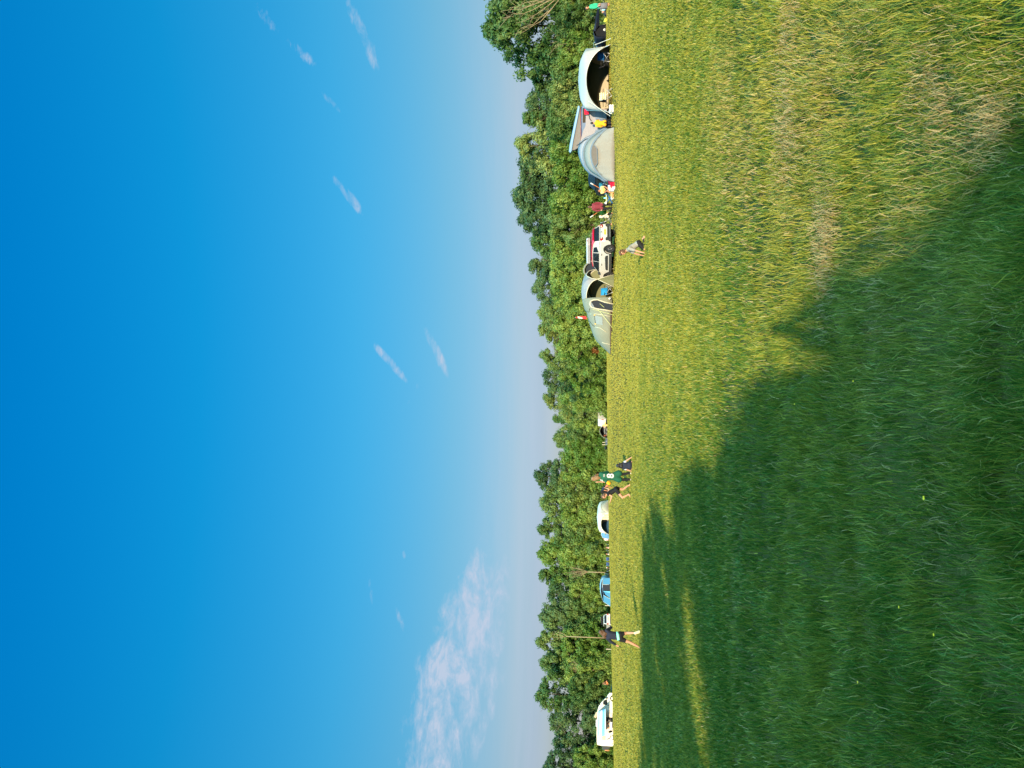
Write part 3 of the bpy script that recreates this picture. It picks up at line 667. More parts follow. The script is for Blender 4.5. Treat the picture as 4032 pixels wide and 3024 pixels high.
    if hair:
        kind, hm = hair[0], hair[1]; c = MB()
        if kind != 'cap':
            c.cap(h + upv*.055*s - face*.03*s, .088*s, h + upv*.062*s + face*.018*s, .074*s, 12); c.cap(h + upv*.02*s - face*.05*s, .078*s, h - upv*.03*s - face*.048*s, .062*s, 10)
        if kind == 'long':
            ln = hair[2]; dirs = Vector(hair[3]) if len(hair) > 3 else (-upv); rd = random.Random(len(label))
            for k in range(13):
                a = (k/12.0-.5)*PI*1.25; st = h - upv*.01*s - face*math.cos(a)*.07*s + side*math.sin(a)*.078*s
                e = st + dirs*ln*rd.uniform(.75,1.05) + side*math.sin(a)*.04*s + V(rd.uniform(-.03,.03), rd.uniform(-.03,.03), 0); md = st.lerp(e,.5) - face*.02*s + side*rd.uniform(-.02,.02)
                c.cap(st, .034*s, md, .034*s, 7); c.cap(md, .034*s, e, .014*s, 7)
        elif kind == 'curly':
            rd = random.Random(5)
            for k in range(60):
                d = Vector((rd.gauss(0,1), rd.gauss(0,1), rd.gauss(0,1))).normalized()
                if d.dot(face) > .45 and d.dot(upv) < .45: continue
                c.ball(h + upv*.03*s + d*.105*s, rd.uniform(.022,.036)*s, 7, 5)
            for k in range(16):
                a = rd.uniform(-2.2,2.2); c.ball(h - face*math.cos(a)*.085*s + side*math.sin(a)*.09*s - upv*rd.uniform(.0,.13)*s, rd.uniform(.022,.036)*s, 7, 5)
        elif kind == 'hood':
            c.cap(h + upv*.03*s - face*.03*s, .115*s, h - upv*.06*s - face*.035*s, .095*s, 12)
        elif kind == 'cap':
            c.cap(h + upv*.06*s - face*.02*s, .094*s, h + upv*.065*s + face*.012*s, .086*s, 12); c.cap(h + upv*.05*s + face*.08*s, .03*s, h + upv*.04*s + face*.15*s, .02*s, 8)
        link('hood' if kind == 'hood' else 'cap' if kind == 'cap' else 'hair', bake(c, .010*max(s,.7), 1), hm, t)
    if extra: extra(t, J)
    return t
def from_zoom(P, zoom, base, d, zref=None):
    """joint positions read off an enlarged crop: (zx, zy, depth offset)"""
    ox, oy, sc = zoom; X0, Y0 = ox + base[0]/sc, oy + base[1]/sc; k = d / FPX
    x0 = wx(Y0, d, X0); loc = (x0, d, gz(x0, d))
    return loc, {n: ((Y0 - (oy + p[1]/sc))*k, p[2] if len(p) > 2 else 0.0, (X0 - (ox + p[0]/sc))*k) for n, p in P.items()}
ZG=(2340,2400,8.295); ZT=(2300,1780,7.541); ZC=(2280,860,6.38); ZA=(2250,0,8.295); ZD=(2280,680,7.541); ZY=(2230,400,5.186); ZF=(2330,2100,9.218); ZM=(2310,2660,4.879); ZO=(2330,2600,10.37)
C_BLACK = cloth('black', (.014,.014,.016)); C_NAVY = cloth('navy', (.018,.022,.040)); C_GREENJ = cloth('bottle_green', (.012,.085,.050)); C_WHITE = cloth('white', (.55,.53,.50))
C_MAROON = cloth('maroon', (.17,.028,.040)); C_YELLOW = cloth('golden_yellow', (.72,.34,.02)); C_LEMON = cloth('lemon', (.56,.47,.17)); C_GREY = cloth('light_grey', (.26,.25,.225))

# girl running away at the left
loc, J = from_zoom({'head':(262,795,0),'neck':(350,835,0),'shr':(400,735,0),'shl':(430,975,0),'elr':(560,690,.22),'har':(560,760,.42),'ell':(565,1110,.02),'hal':(690,1190,.06),
    'hipr':(835,830,0),'hipl':(850,985,0),'knr':(1060,800,.05),'anr':(1290,735,-.12),'tor':(1450,690,-.10),'knl':(1150,1085,.02),'anl':(1450,1240,.05),'tol':(1505,1300,.14)}, ZG, (1500,960), 25.7)
def sole(t, J):
    a, b = J['anr'], J['tor']; m = MB(); m.cap(a + V(0,-.02,-.02), .045, b + V(0,-.02,0), .052, 10)
    o = link('raised_shoe', bake(m, .010, 2), cloth('pale_shoe', (.62,.55,.33)), t)
person('girl in black top, black shorts and turquoise waistband running away', loc, J,
    [('top','top',C_NAVY,{'sleeve':1.95,'hem':.35,'g':.016}),('shorts','legs',C_BLACK,{'len':.42,'g':.014}),('waistband','band',cloth('turquoise',(.25,.72,.58)),{'a':.74,'b':.93,'r':.165})],
    ('long',HAIR_BROWN,.20,(-.45,0,-.75)), (.35,1,0), .86, extra=sole)
# standing figure in the jersey
def number8(t, J):
    c = (J['shl']+J['shr'])*.5; z = c.z - .40
    for body, size, px_, pz, nm in (('8', .40, .055, z, 'number'), ('H', .10, .085, c.z-.125, 'letter'), ('I', .10, .02, c.z-.125, 'letter')):
        me = text_mesh(body, size, .006); o = link(nm, me, C_WHITE, t, False); o.rotation_euler = (R(90), 0, 0); o.location = (c.x+px_, c.y-.187, pz)
    me = text_mesh('5', .17, .006); o = link('sleeve_number', me, C_WHITE, t, False); o.rotation_euler = (R(70), R(15), R(-35)); o.location = J['shl'] + V(-.04, -.085, -.02)
loc, J = from_zoom({'head':(318,800,0),'neck':(440,740,0),'shr':(520,660,0),'shl':(520,815,0),'elr':(720,620,.16),'har':(660,680,.34),'ell':(690,890,-.02),'hal':(460,892,-.06),
    'hipr':(960,670,0),'hipl':(960,785,0),'knr':(1175,660,.03),'anr':(1365,625,0),'tor':(1405,650,.16),'knl':(1150,828,.02),'anl':(1365,812,0),'tol':(1412,850,.13)}, ZT, (1405,735), 33.0)
person('long-haired person in loose green jersey with white number 8 and black leggings', loc, J,
    [('jersey','top',C_GREENJ,{'sleeve':.95,'hem':1.42,'loose':1.16,'g':.02}),('leggings','legs',C_BLACK,{'len':1.95,'g':.008}),('sleeve_cuff','cuff',C_YELLOW,{}) if False else ('shoes','shoes',cloth('beige_shoe',(.6,.5,.42)),{})],
    ('long',HAIR_FAIR,.24), (-.75,.6,-.1), 1.0, extra=lambda t, J: (number8(t, J), MB().cap(J['ell']+V(-.02,0,-.03), .075, J['ell']+V(-.06,-.01,-.08), .085, 12).build('sleeve_cuff', C_YELLOW, t, True)))
# girl running left in crop top
loc, J = from_zoom({'head':(572,1325,0),'neck':(655,1262,0),'shr':(700,1235,.16),'shl':(705,1262,-.14),'elr':(720,1130,.20),'har':(640,1110,.30),'ell':(800,1295,-.18),'hal':(760,1440,-.14),
    'hipr':(930,1095,.09),'hipl':(935,1130,-.09),'knr':(1135,1120,.09),'anr':(1285,1000,.10),'tor':(1350,945,.10),'knl':(1110,1345,-.09),'anl':(1275,1255,-.10),'tol':(1315,1215,-.10)}, ZT, (1352,1150), 33.6)
J['tol'] = (J['anl'][0]-.10, J['anl'][1], J['anl'][2]-.10); 
person('barefoot girl in black crop top and shorts running left, leaning forward', loc, J,
    [('crop_top','top',C_BLACK,{'sleeve':0,'hem':-.05,'g':.010}),('shorts','legs',C_BLACK,{'len':.38,'g':.012})], ('long',HAIR_BROWN,.12,(.8,0,-.5)), (-1,-.15,-.15), .90)
# kneeling figure with black hair
loc, J = from_zoom({'head':(915,402,0),'neck':(1000,402,0),'shr':(1045,335,0),'shl':(1045,470,0),'elr':(1130,250,-.02),'har':(1255,165,-.04),'ell':(1150,530,.02),'hal':(1262,565,.02),
    'hipr':(1220,350,-.02),'hipl':(1220,445,-.02),'knr':(1235,330,.36),'anr':(1275,290,.02),'tor':(1290,270,-.10),'knl':(1240,480,.36),'anl':(1280,500,.02),'tol':(1290,510,-.10)}, ZT, (1300,410), 32.3)
person('person with long straight black hair crouching on the grass with both hands down', loc, J,
    [('top','top',cloth('pale_blue_white',(.50,.53,.58)),{'sleeve':.55,'hem':.3,'g':.014}),('waistcoat','top',C_NAVY,{'sleeve':0,'hem':.8,'g':.024}),('trousers','legs',C_NAVY,{'len':1.9,'g':.016})], ('long',HAIR_BLACK,.20), (.2,1,-.2), .95)
# bent figure partly hidden behind the runner
loc, J = from_zoom({'head':(740,1000,0),'neck':(690,1040,0),'shr':(655,1050,.15),'shl':(660,1060,-.15),'elr':(760,1040,.2),'har':(850,1060,.2),'ell':(640,1120,-.2),'hal':(740,1140,-.25),
    'hipr':(600,1180,.1),'hipl':(600,1180,-.1),'knr':(740,1160,.1),'anr':(880,1180,.1),'tor':(895,1130,.1),'knl':(740,1190,-.1),'anl':(880,1210,-.1),'tol':(895,1160,-.1)}, ZT, (900,1130), 52.0)
person('person in dark striped top bending over behind the running girl in the crop top', loc, J,
    [('top','top',C_NAVY,{'sleeve':.9,'hem':.6}),('trousers','legs',C_BLACK,{'len':1.9})], ('short',HAIR_RED), (.6,0,-1), .9, skin=SKIN_RED)
# child on hands and knees
loc, J = from_zoom({'head':(1098,838,0),'neck':(1195,792,0),'shr':(1262,760,.14),'shl':(1268,772,-.14),'elr':(1430,860,.16),'har':(1620,905,.2),'ell':(1450,838,-.17),'hal':(1615,888,-.18),
    'hipr':(1490,615,.08),'hipl':(1490,625,-.08),'knr':(1635,760,.10),'anr':(1622,520,.10),'tor':(1592,478,.10),'knl':(1625,790,-.12),'anl':(1625,470,-.10),'tol':(1680,385,-.12)}, ZC, (1650,660), 24.0)
person('curly-haired child in grey T-shirt and black trousers on hands and knees', loc, J,
    [('t_shirt','top',C_GREY,{'sleeve':.62,'hem':.75,'g':.018}),('trousers','legs',C_BLACK,{'len':1.75,'g':.016})], ('curly',HAIR_BROWN), (-1,-.25,-.55), .80)
# woman at the right edge
loc, J = from_zoom({'head':(512,222,0),'neck':(585,195,0),'shr':(630,135,.05),'shl':(632,225,-.03),'elr':(760,118,-.04),'har':(885,170,-.22),'ell':(760,250,-.06),'hal':(875,235,-.22),
    'hipr':(900,145,0),'hipl':(900,225,0),'knr':(1070,150,-.02),'anr':(1225,112,0),'tor':(1243,120,-.16),'knl':(1070,215,-.02),'anl':(1228,158,0),'tol':(1246,170,-.16)}, ZA, (1246,160), 51.3)
person('woman in green long-sleeved top and long grey skirt standing at the right edge', loc, J,
    [('top','top',cloth('emerald',(.03,.36,.19)),{'sleeve':1.7,'hem':.8,'g':.02}),('skirt','skirt',cloth('slate',(.16,.16,.19)),{'z':.17})], ('long',HAIR_BROWN,.06), (-.7,-.7,-.1), 1.0)
# person sitting on the ground beside the cool bag
loc, J = from_zoom({'head':(958,395,0),'neck':(985,420,0),'shr':(1000,415,.15),'shl':(1005,430,-.15),'elr':(1040,470,.2),'har':(1065,500,.2),'ell':(1040,470,-.2),'hal':(1065,505,-.2),
    'hipr':(1055,480,.1),'hipl':(1055,480,-.1),'knr':(1025,370,.12),'anr':(1065,330,.12),'tor':(1065,300,.12),'knl':(1020,380,-.12),'anl':(1065,340,-.12),'tol':(1068,310,-.12)}, ZA, (1075,420), 60.0)
person('person in dark clothes sitting on the ground between the navy tent and the green-topped woman', loc, J,
    [('top','top',cloth('charcoal',(.05,.045,.05)),{'sleeve':1.8,'hem':.8}),('trousers','legs',C_NAVY,{'len':1.9})], ('short',HAIR_BROWN), (.8,-.6,0), 1.0)
# person bending by the navy tent
loc, J = from_zoom({'head':(770,1330,.55),'neck':(770,1335,.42),'shr':(775,1315,.34),'shl':(775,1395,.34),'elr':(880,1315,.5),'har':(950,1330,.6),'ell':(880,1395,.5),'hal':(950,1390,.6),
    'hipr':(810,1325,0),'hipl':(810,1385,0),'knr':(950,1330,0),'anr':(1075,1325,0),'tor':(1088,1325,.16),'knl':(950,1378,0),'anl':(1075,1380,0),'tol':(1088,1380,.16)}, ZA, (1088,1355), 76.0)
person('person in white trousers and grey-brown top bending over beside the navy tent', loc, J,
    [('top','top',cloth('taupe',(.25,.20,.18)),{'sleeve':.9,'hem':.9}),('trousers','legs',cloth('cream_trousers',(.78,.70,.62)),{'len':1.9,'g':.022})], ('short',HAIR_BROWN), (0,.6,-1), .95)
# yellow hoodie
loc, J = from_zoom({'head':(478,425,0),'neck':(520,430,0),'shr':(560,390,0),'shl':(560,490,0),'elr':(640,370,.05),'har':(720,380,.2),'ell':(650,500,.04),'hal':(710,480,.22),
    'hipr':(725,410,0),'hipl':(725,465,0),'knr':(745,405,.42),'anr':(860,405,.42),'tor':(868,405,.55),'knl':(745,470,.42),'anl':(860,470,.42),'tol':(868,470,.55)}, ZY, (875,440), 55.6)
person('person in golden yellow hooded top seen from behind beside the grey awning', loc, J,
    [('hooded_top','top',C_YELLOW,{'sleeve':1.85,'hem':1.05,'loose':1.12}),('trousers','legs',C_NAVY,{'len':1.9})], ('short',HAIR_BLACK), (.5,.9,0), 1.0)
# man in lemon T-shirt, seated and bending forward
loc, J = from_zoom({'head':(585,530,0),'neck':(620,545,0),'shr':(640,420,.0),'shl':(640,590,0),'elr':(740,420,-.15),'har':(790,480,-.3),'ell':(740,590,-.15),'hal':(800,560,-.3),
    'hipr':(760,440,.18),'hipl':(760,540,.18),'knr':(790,470,-.25),'anr':(960,560,-.25),'tor':(985,570,-.42),'knl':(800,560,-.25),'anl':(950,640,-.22),'tol':(975,650,-.4)}, ZD, (990,530), 56.0)
person('sunburnt man in lemon yellow T-shirt bending forward on a low seat among the camp furniture', loc, J,
    [('t_shirt','top',C_LEMON,{'sleeve':.55,'hem':.7,'loose':1.08}),('shorts','legs',C_NAVY,{'len':.8})], ('short',HAIR_RED), (-.3,-1,-.4), 1.0, skin=SKIN_RED)
# maroon hoodie, standing with back to us
loc, J = from_zoom({'head':(325,1000,0),'neck':(390,1000,0),'shr':(425,930,0),'shl':(425,1070,0),'elr':(530,880,.04),'har':(640,895,-.03),'ell':(530,1120,.04),'hal':(635,1112,-.06),
    'hipr':(690,950,0),'hipl':(690,1048,0),'knr':(835,935,.02),'anr':(970,942,0),'tor':(990,935,.15),'knl':(835,1058,.02),'anl':(970,1052,0),'tol':(990,1060,.15)}, ZD, (995,1000), 57.0)
person('man in maroon hooded sweatshirt and black trousers standing with his back turned', loc, J,
    [('hoodie','top',C_MAROON,{'sleeve':1.9,'hem':.85,'loose':1.2,'g':.03}),('trousers','legs',C_BLACK,{'len':1.95,'g':.03,'flare':1.4})], ('short',HAIR_BROWN), (0,1,-.1), 1.0)
# cream hooded person sitting sideways
loc, J = from_zoom({'head':(628,1290,0),'neck':(672,1300,0),'shr':(700,1290,.16),'shl':(700,1300,-.16),'elr':(770,1260,.18),'har':(815,1215,.18),'ell':(775,1270,-.18),'hal':(820,1220,-.18),
    'hipr':(825,1305,.1),'hipl':(825,1305,-.1),'knr':(830,1215,.1),'anr':(935,1205,.1),'tor':(945,1175,.1),'knl':(835,1220,-.1),'anl':(940,1215,-.1),'tol':(950,1185,-.1)}, ZD, (955,1280), 57.6)
person('person in cream hooded top sitting in a dark camp chair and facing right', loc, J,
    [('hooded_top','top',cloth('cream',(.56,.49,.40)),{'sleeve':1.85,'hem':.95,'loose':1.1}),('trousers','legs',C_BLACK,{'len':1.9})], ('hood',cloth('cream',(.56,.49,.40))), (1,-.1,-.1), .95)
# boy in blue T-shirt
loc, J = from_zoom({'head':(525,1582,0),'neck':(558,1590,0),'shr':(590,1578,.12),'shl':(590,1605,-.12),'elr':(640,1540,.14),'har':(690,1500,.14),'ell':(650,1560,-.15),'hal':(735,1570,-.2),
    'hipr':(715,1610,.08),'hipl':(715,1610,-.08),'knr':(770,1530,.08),'anr':(880,1520,.08),'tor':(890,1490,.08),'knl':(790,1545,-.08),'anl':(885,1545,-.08),'tol':(895,1512,-.08)}, ZD, (905,1580), 58.0)
person('boy in bright blue T-shirt perched behind the rear corner of the white car', loc, J,
    [('t_shirt','top',cloth('bright_blue',(.02,.26,.58)),{'sleeve':.6,'hem':.7}),('shorts','legs',cloth('plum',(.10,.03,.08)),{'len':.8})], ('short',HAIR_BROWN), (1,-.4,0), .82)
# red-haired child behind the car
loc, J = from_zoom({'head':(366,365,0),'neck':(405,340,0),'shr':(425,300,.02),'shl':(425,368,-.02),'elr':(530,290,0),'har':(620,290,-.05),'ell':(530,378,0),'hal':(620,378,-.05),
    'hipr':(610,312,0),'hipl':(610,355,0),'knr':(720,310,0),'anr':(820,310,0),'tor':(835,310,-.14),'knl':(720,358,0),'anl':(820,358,0),'tol':(835,358,-.14)}, ZC, (838,335), 58.6)
person('red-haired child in white top looking out from behind the red roof of the white car', loc, J,
    [('top','top',C_WHITE,{'sleeve':.7,'hem':.8}),('trousers','legs',C_NAVY,{'len':1.9})], ('short',HAIR_RED), (-.8,-.6,0), .85)
# the far row
FR = dict(vox=.018)
loc, J = from_zoom({'head':(452,207,0),'neck':(480,222,0),'shr':(500,196,0),'shl':(500,252,0),'elr':(560,185,0),'har':(610,190,-.05),'ell':(560,262,0),'hal':(610,262,-.05),
    'hipr':(625,205,0),'hipl':(625,245,0),'knr':(672,202,0),'anr':(715,200,0),'tor':(722,198,-.12),'knl':(672,248,0),'anl':(715,250,0),'tol':(722,252,-.12)}, ZF, (724,225), 130.0)
person('child in pink and white T-shirt and black shorts standing left of the white dome', loc, J,
    [('t_shirt','top',cloth('pink_white',(.80,.56,.56)),{'sleeve':.6,'hem':.75}),('shorts','legs',C_BLACK,{'len':.75})], ('short',HAIR_RED), (-1,-.2,0), .84, **FR)
def seated_far(label, hz, shirt, legsm, hair, d=131.0, facing=-1, skin=None, s=.95):
    zx, zy = hz; f = -facing
    P = {'head':(zx,zy,0),'neck':(zx+36,zy+6*f,0),'shr':(zx+52,zy+6*f,.17),'shl':(zx+52,zy+8*f,-.17),'elr':(zx+98,zy-10*facing*-1,.2),'har':(zx+110,zy+50*f,.15),'ell':(zx+98,zy+12*f,-.2),'hal':(zx+112,zy+55*f,-.15),
         'hipr':(zx+128,zy,.1),'hipl':(zx+128,zy,-.1),'knr':(zx+122,zy+88*f,.1),'anr':(724-20,zy+95*f,.1),'tor':(724-6,zy+130*f,.1),'knl':(zx+125,zy+90*f,-.12),'anl':(724-20,zy+98*f,-.12),'tol':(724-6,zy+134*f,-.12)}
    loc, J = from_zoom(P, ZF, (724, zy), d)
    return person(label, loc, J, [('top','top',shirt,{'sleeve':.7,'hem':.9}),('shorts','legs',legsm,{'len':.85})], hair, (facing,-.3,-.1), s, skin=skin, **FR)
seated_far('fair-haired person in peach top sitting in the rightmost camp chair of the far row', (552,520), cloth('peach',(.75,.45,.36)), cloth('pale_pink',(.75,.5,.45)), ('short',HAIR_FAIR), facing=-1)
seated_far('red-haired person in cream top and pink shorts sitting in the middle of the far row', (556,755), cloth('cream',(.56,.49,.40)), cloth('rose',(.70,.36,.32)), ('short',HAIR_RED), facing=-1)
seated_far('man in white cap and dark shirt sitting at the left end of the far row', (560,1250), cloth('dark_brown',(.035,.028,.026)), cloth('light_blue',(.30,.48,.62)), ('cap',C_WHITE), facing=1, skin=SKIN_RED)
def seated_van(label, hz, shirt, hair, facing, d=103.5):
    zx, zy = hz; f = -facing
    P = {'head':(zx,zy,0),'neck':(zx+22,zy+2*f,0),'shr':(zx+32,zy,.17),'shl':(zx+32,zy+2*f,-.17),'elr':(zx+60,zy+4*f,.2),'har':(zx+64,zy+36*f,.12),'ell':(zx+60,zy+6*f,-.2),'hal':(zx+64,zy+38*f,-.12),
         'hipr':(zx+78,zy-4*f,.1),'hipl':(zx+78,zy-4*f,-.1),'knr':(zx+78,zy+50*f,.1),'anr':(528,zy+52*f,.1),'tor':(536,zy+72*f,.1),'knl':(zx+80,zy+52*f,-.12),'anl':(528,zy+56*f,-.12),'tol':(536,zy+76*f,-.12)}
    loc, J = from_zoom(P, ZM, (538, zy), d)
    return person(label, loc, J, [('top','top',shirt,{'sleeve':.8,'hem':.9}),('shorts','legs',cloth('sand',(.55,.45,.34)),{'len':.9})], hair, (facing,-.3,-.1), .95, **FR)
seated_van('person in pale top sitting behind the table under the motorhome awning', (402,930), cloth('cream',(.56,.49,.40)), ('short',HAIR_RED), -1, 103.8)
seated_van('person in dark top sitting left of the table under the motorhome awning', (408,1012), C_NAVY, ('short',HAIR_RED), 1, 103.0)
# child in orange half hidden in the long grass
loc, J = from_zoom({'head':(585,845,0),'neck':(590,872,0),'shr':(575,890,.14),'shl':(605,892,-.14),'elr':(545,915,.16),'har':(455,940,.16),'ell':(640,935,-.16),'hal':(660,960,-.2),
    'hipr':(600,1010,.08),'hipl':(610,1012,-.08),'knr':(545,1000,.08),'anr':(440,985,.08),'tor':(405,1000,.08),'knl':(560,975,-.08),'anl':(450,965,-.08),'tol':(420,975,-.08)}, ZO, (870,940), 131.0)
person('dark-haired child in orange top tumbling above the long grass near the motorhome', loc, J,
    [('top','top',cloth('orange',(.62,.20,.07)),{'sleeve':.7,'hem':.9}),('shorts','legs',C_BLACK,{'len':.7})], ('short',HAIR_BLACK), (.4,-1,.4), .8, **FR)
# the photographer, arms raised; the pointed shadow on the grass in front is theirs
J = {'head':(0.01,-.32,1.10),'neck':(0,-.36,1.01),'shr':(.17,-.36,.97),'shl':(-.17,-.36,.97),'elr':(.13,-.24,1.15),'har':(.035,-.14,1.33),'ell':(-.14,-.24,1.15),'hal':(-.035,-.14,1.33),
     'hipr':(.08,-.4,.64),'hipl':(-.08,-.4,.64),'knr':(.09,-.38,.36),'anr':(.10,-.4,.07),'tor':(.11,-.28,.03),'knl':(-.09,-.38,.36),'anl':(-.10,-.4,.07),'tol':(-.11,-.28,.03)}
person('photographer holding a phone up overhead with both hands at the near end of the field', (0.10, -.05, gz(0,-.4)), J,
    [('top','top',C_NAVY,{'sleeve':1.6,'hem':1.1,'loose':1.1}),('trousers','legs',C_BLACK,{'len':1.9})], ('short',HAIR_BROWN), (0,1,0), .98)
ph = MB().box((0,0,0), (.075,.009,.16)).build('phone', PLASTIC, None, False, bevel=.003); ph.location = (.10,-.06,1.40)
tag(ph, 'phone held upright by the photographer at the near end of the field', 'phone')
# ------------------------------------------------------------------ measuring helper: crop pixels -> local metres
class Pix:
    def __init__(s, zoom, base, d, dy=0.0):
        s.ox, s.oy, s.sc = zoom; s.d = d; s.k = d / FPX; s.X0 = s.ox + base[0]/s.sc; s.Y0 = s.oy + base[1]/s.sc
        x = wx(s.Y0, d, s.X0); s.loc = (x, d, gz(x, d))
    def __call__(s, zx, zy, y=0.0):
        q = (s.d + y)/s.d
        return Vector(((s.Y0 - (s.oy + zy/s.sc))*s.k*q, y, (s.X0 - (s.ox + zx/s.sc))*s.k*q))
    def poly(s, pts): return [(v.x, v.z) for v in (s(*p) for p in pts)]
def at(X, Y, d): x = wx(Y, d, X); return (x, d, gz(x, d))
ZS=(2250,180,6.144); ZGT=(2260,1000,7.54); ZTL=(2250,1180,6.91); ZV=(2330,1560,6.917); ZW=(2320,1950,8.29); ZB=(2330,2260,10.37)

# ------------------------------------------------------------------ camp chairs
CHAIR_FRAME = mat('chair_tube', (.55,.56,.58), .35, .6); CHAIR_DARK = mat('chair_tube_dark', (.04,.04,.045), .4, .4)
def camp_chair(label, loc, rz, m, frame=None, w=.54, hb=.88, group='folding camp chairs', stripes=None):
    fr = frame or CHAIR_FRAME; t = thing('camp_chair', label, 'chair', loc, rz, group)      # faces -y before turning
    s = MB().grid([[(-w/2,-.24,.46),(-w/4,-.24,.43),(w/4,-.24,.43),(w/2,-.24,.46)],[(-w/2,.0,.43),(-w/4,0,.39),(w/4,0,.39),(w/2,0,.43)],[(-w/2,.22,.42),(-w/4,.22,.385),(w/4,.22,.385),(w/2,.22,.42)]]); s.build('seat', m, t, True, .014)
    b = MB().grid([[(-w/2,.22,.42),(0,.25,.41),(w/2,.22,.42)],[(-w/2,.27,.66),(0,.30,.66),(w/2,.27,.66)],[(-w/2,.32,hb),(0,.345,hb-.01),(w/2,.32,hb)]]); bk = b.build('backrest', m, t, True, .014)
    if stripes:
        for z0, z1, sm in stripes:
            f = lambda z: .232 + (z-.42)*.217
            MB().grid([[(-w/2-.004,f(z0)-.028,z0),(0,f(z0)+.0,z0),(w/2+.004,f(z0)-.028,z0)],[(-w/2-.004,f(z1)-.028,z1),(0,f(z1)+.0,z1),(w/2+.004,f(z1)-.028,z1)]]).build('stripe', sm, bk, True, .012)
    for q in (-1, 1):
        MB().tube([(q*w/2,.33,hb),(q*w/2,.22,.42),(q*w/2,-.26,.02)], .012, 6).build('leg', fr, t, True)
        MB().tube([(q*w/2,-.26,.46),(q*w/2,.28,.02)], .012, 6).build('leg', fr, t, True)
        MB().tube([(q*w/2,.28,.63),(q*w/2,-.22,.62)], .020, 6).build('armrest', CHAIR_DARK, t, True)
    MB().tube([(-w/2,-.25,.03),(w/2,-.25,.44)], .010, 6).tube([(w/2,-.25,.03),(-w/2,-.25,.44)], .010, 6).build('cross_brace', fr, t, True)
    return t

# ------------------------------------------------------------------ arched event shelters
def shelter(name, label, loc, rz, S, H, shell, zleg, z_arch, walls, pole, legw=0.0, legmat=None, trim=None, under=None, group=None):
    t = thing(name, label, 'tent', loc, rz, group); hd = S/2
    rt = [0,.3,.6,.8,.87,.93,1.0]; zt = [1.0,.985,.925,.83,.76,.42,0.0]
    rofz = lambda z: float(np.interp(z/H, zt[::-1], rt[::-1]))
    cs = [(-1,-1),(1,-1),(1,1),(-1,1)]; ns = 22; nu = 10; roof = MB(); edges = []
    for i in range(4):
        a, b = cs[i], cs[(i+1)%4]; rows = [[] for _ in range(nu+1)]
        for k in range(ns+1):
            s = k/ns; ze = zleg + (z_arch-zleg)*(1-abs(2*s-1)**2.1)**.62
            for j in range(nu+1):
                z = H + (ze-H)*(j/nu)**1.0; r = rofz(z)*hd; px, py = a[0]+(b[0]-a[0])*s, a[1]+(b[1]-a[1])*s
                blg = 1 + .05*math.sin(PI*s)*(j/nu)
                n_ = math.hypot(px, py); q = (1 if n_ < 1e-6 else (n_**-.18))          # dome rather than pyramid
                rows[j].append((px*r*q*blg, py*r*q*blg, z - .05*math.sin(PI*s)*math.sin(PI*j/nu)))
        roof.grid(rows); edges.append(rows[-1])
    roof.build('canopy', shell, t, True, .012)
    for i in range(4):
        MB().tube([Vector(p) for p in edges[i]], .030 if trim else .02, 6).build('arch_pole' if not trim else 'arch_trim', trim or pole, t, True)
    for c in cs:
        r = rofz(zleg)*hd; top = Vector((c[0]*r*1.41**-.18, c[1]*r*1.41**-.18, zleg))
        if legw:
            f1 = Vector((c[0]*(hd-.05), c[1]*(hd-legw), 0)); f2 = Vector((c[0]*(hd-legw), c[1]*(hd-.05), 0))
            MB().add([top, f1, f2, (f1+f2)/2+Vector((c[0]*.06,c[1]*.06,0))], [(0,1,3),(0,3,2)]).build('leg_panel', legmat, t, False, .012)
            for f in (f1, f2): MB().tube([top, f], .022, 6).build('leg', trim or pole, t, True)
        else: MB().tube([top, (c[0]*hd*.985, c[1]*hd*.985, -.02)], .022, 6).build('leg', pole, t, True)
    for i, wm in walls:
        a, b = cs[i], cs[(i+1)%4]; top = edges[i]; rows = []
        for f in (0, .5, 1):
            rows.append([tuple(Vector(p).lerp(Vector((hd*.97*(a[0]+(b[0]-a[0])*k/ns), hd*.97*(a[1]+(b[1]-a[1])*k/ns), 0)), f)) for k, p in enumerate(top)])
        MB().grid(rows).build('wall', wm, t, True, .01)
    return t
POLE = mat('shelter_pole', (.5,.5,.48), .4, .5)
SHELL = cloth('shelter_grey_white', (.29,.31,.325)); TAUPE = cloth('taupe_wall', (.36,.31,.22)); DKGREEN = cloth('dark_green_wall', (.10,.135,.125))
p = Pix(ZS, (940,810), 53.0)
TH = math.atan2(p.loc[0], p.loc[1]); L0 = (p.loc[0]+2.2*math.sin(TH), p.loc[1]+2.2*math.cos(TH)); L0 = (*L0, gz(*L0)); zoff = p.loc[2]-L0[2]
t = shelter('event_shelter', 'large pale grey arched event shelter open at the front with camp chairs inside', L0, -TH, 4.45, 2.26, SHELL, .40, 1.66, [(1,TAUPE),(2,DKGREEN),(3,TAUPE)], POLE)
for pts in ([(480,370),(560,240),(700,120),(925,60),(925,520),(860,520),(730,490),(580,430)], [(935,690),(830,750),(740,900),(690,1050),(655,1250),(700,1400),(790,1500),(935,1540)]):
    pl = [((v.x), v.z-zoff) for v in (p(zx, zy, 4.0) for zx, zy in pts)]
    MB().prism(pl, 1.86, 1.90).build('wall_panel', TAUPE, t)
MB().tube([p(590,40)+V(0,-2.2,-zoff), p(1080,-110)+V(0,-2.7,-zoff)], .016, 5).build('guy_line', mat('pale_cord', (.6,.6,.55), .8), t)
MB().tube([p(430,1280)+V(0,-2.2,-zoff), p(960,1640)+V(0,-2.7,-zoff)], .014, 5).build('guy_line', mat('pale_cord', (.6,.6,.55), .8), t)
BLUE = cloth('royal_blue', (.015,.12,.36)); NAVYF = cloth('navy_chair', (.018,.024,.045)); CHARC = cloth('charcoal_chair', (.055,.052,.055))
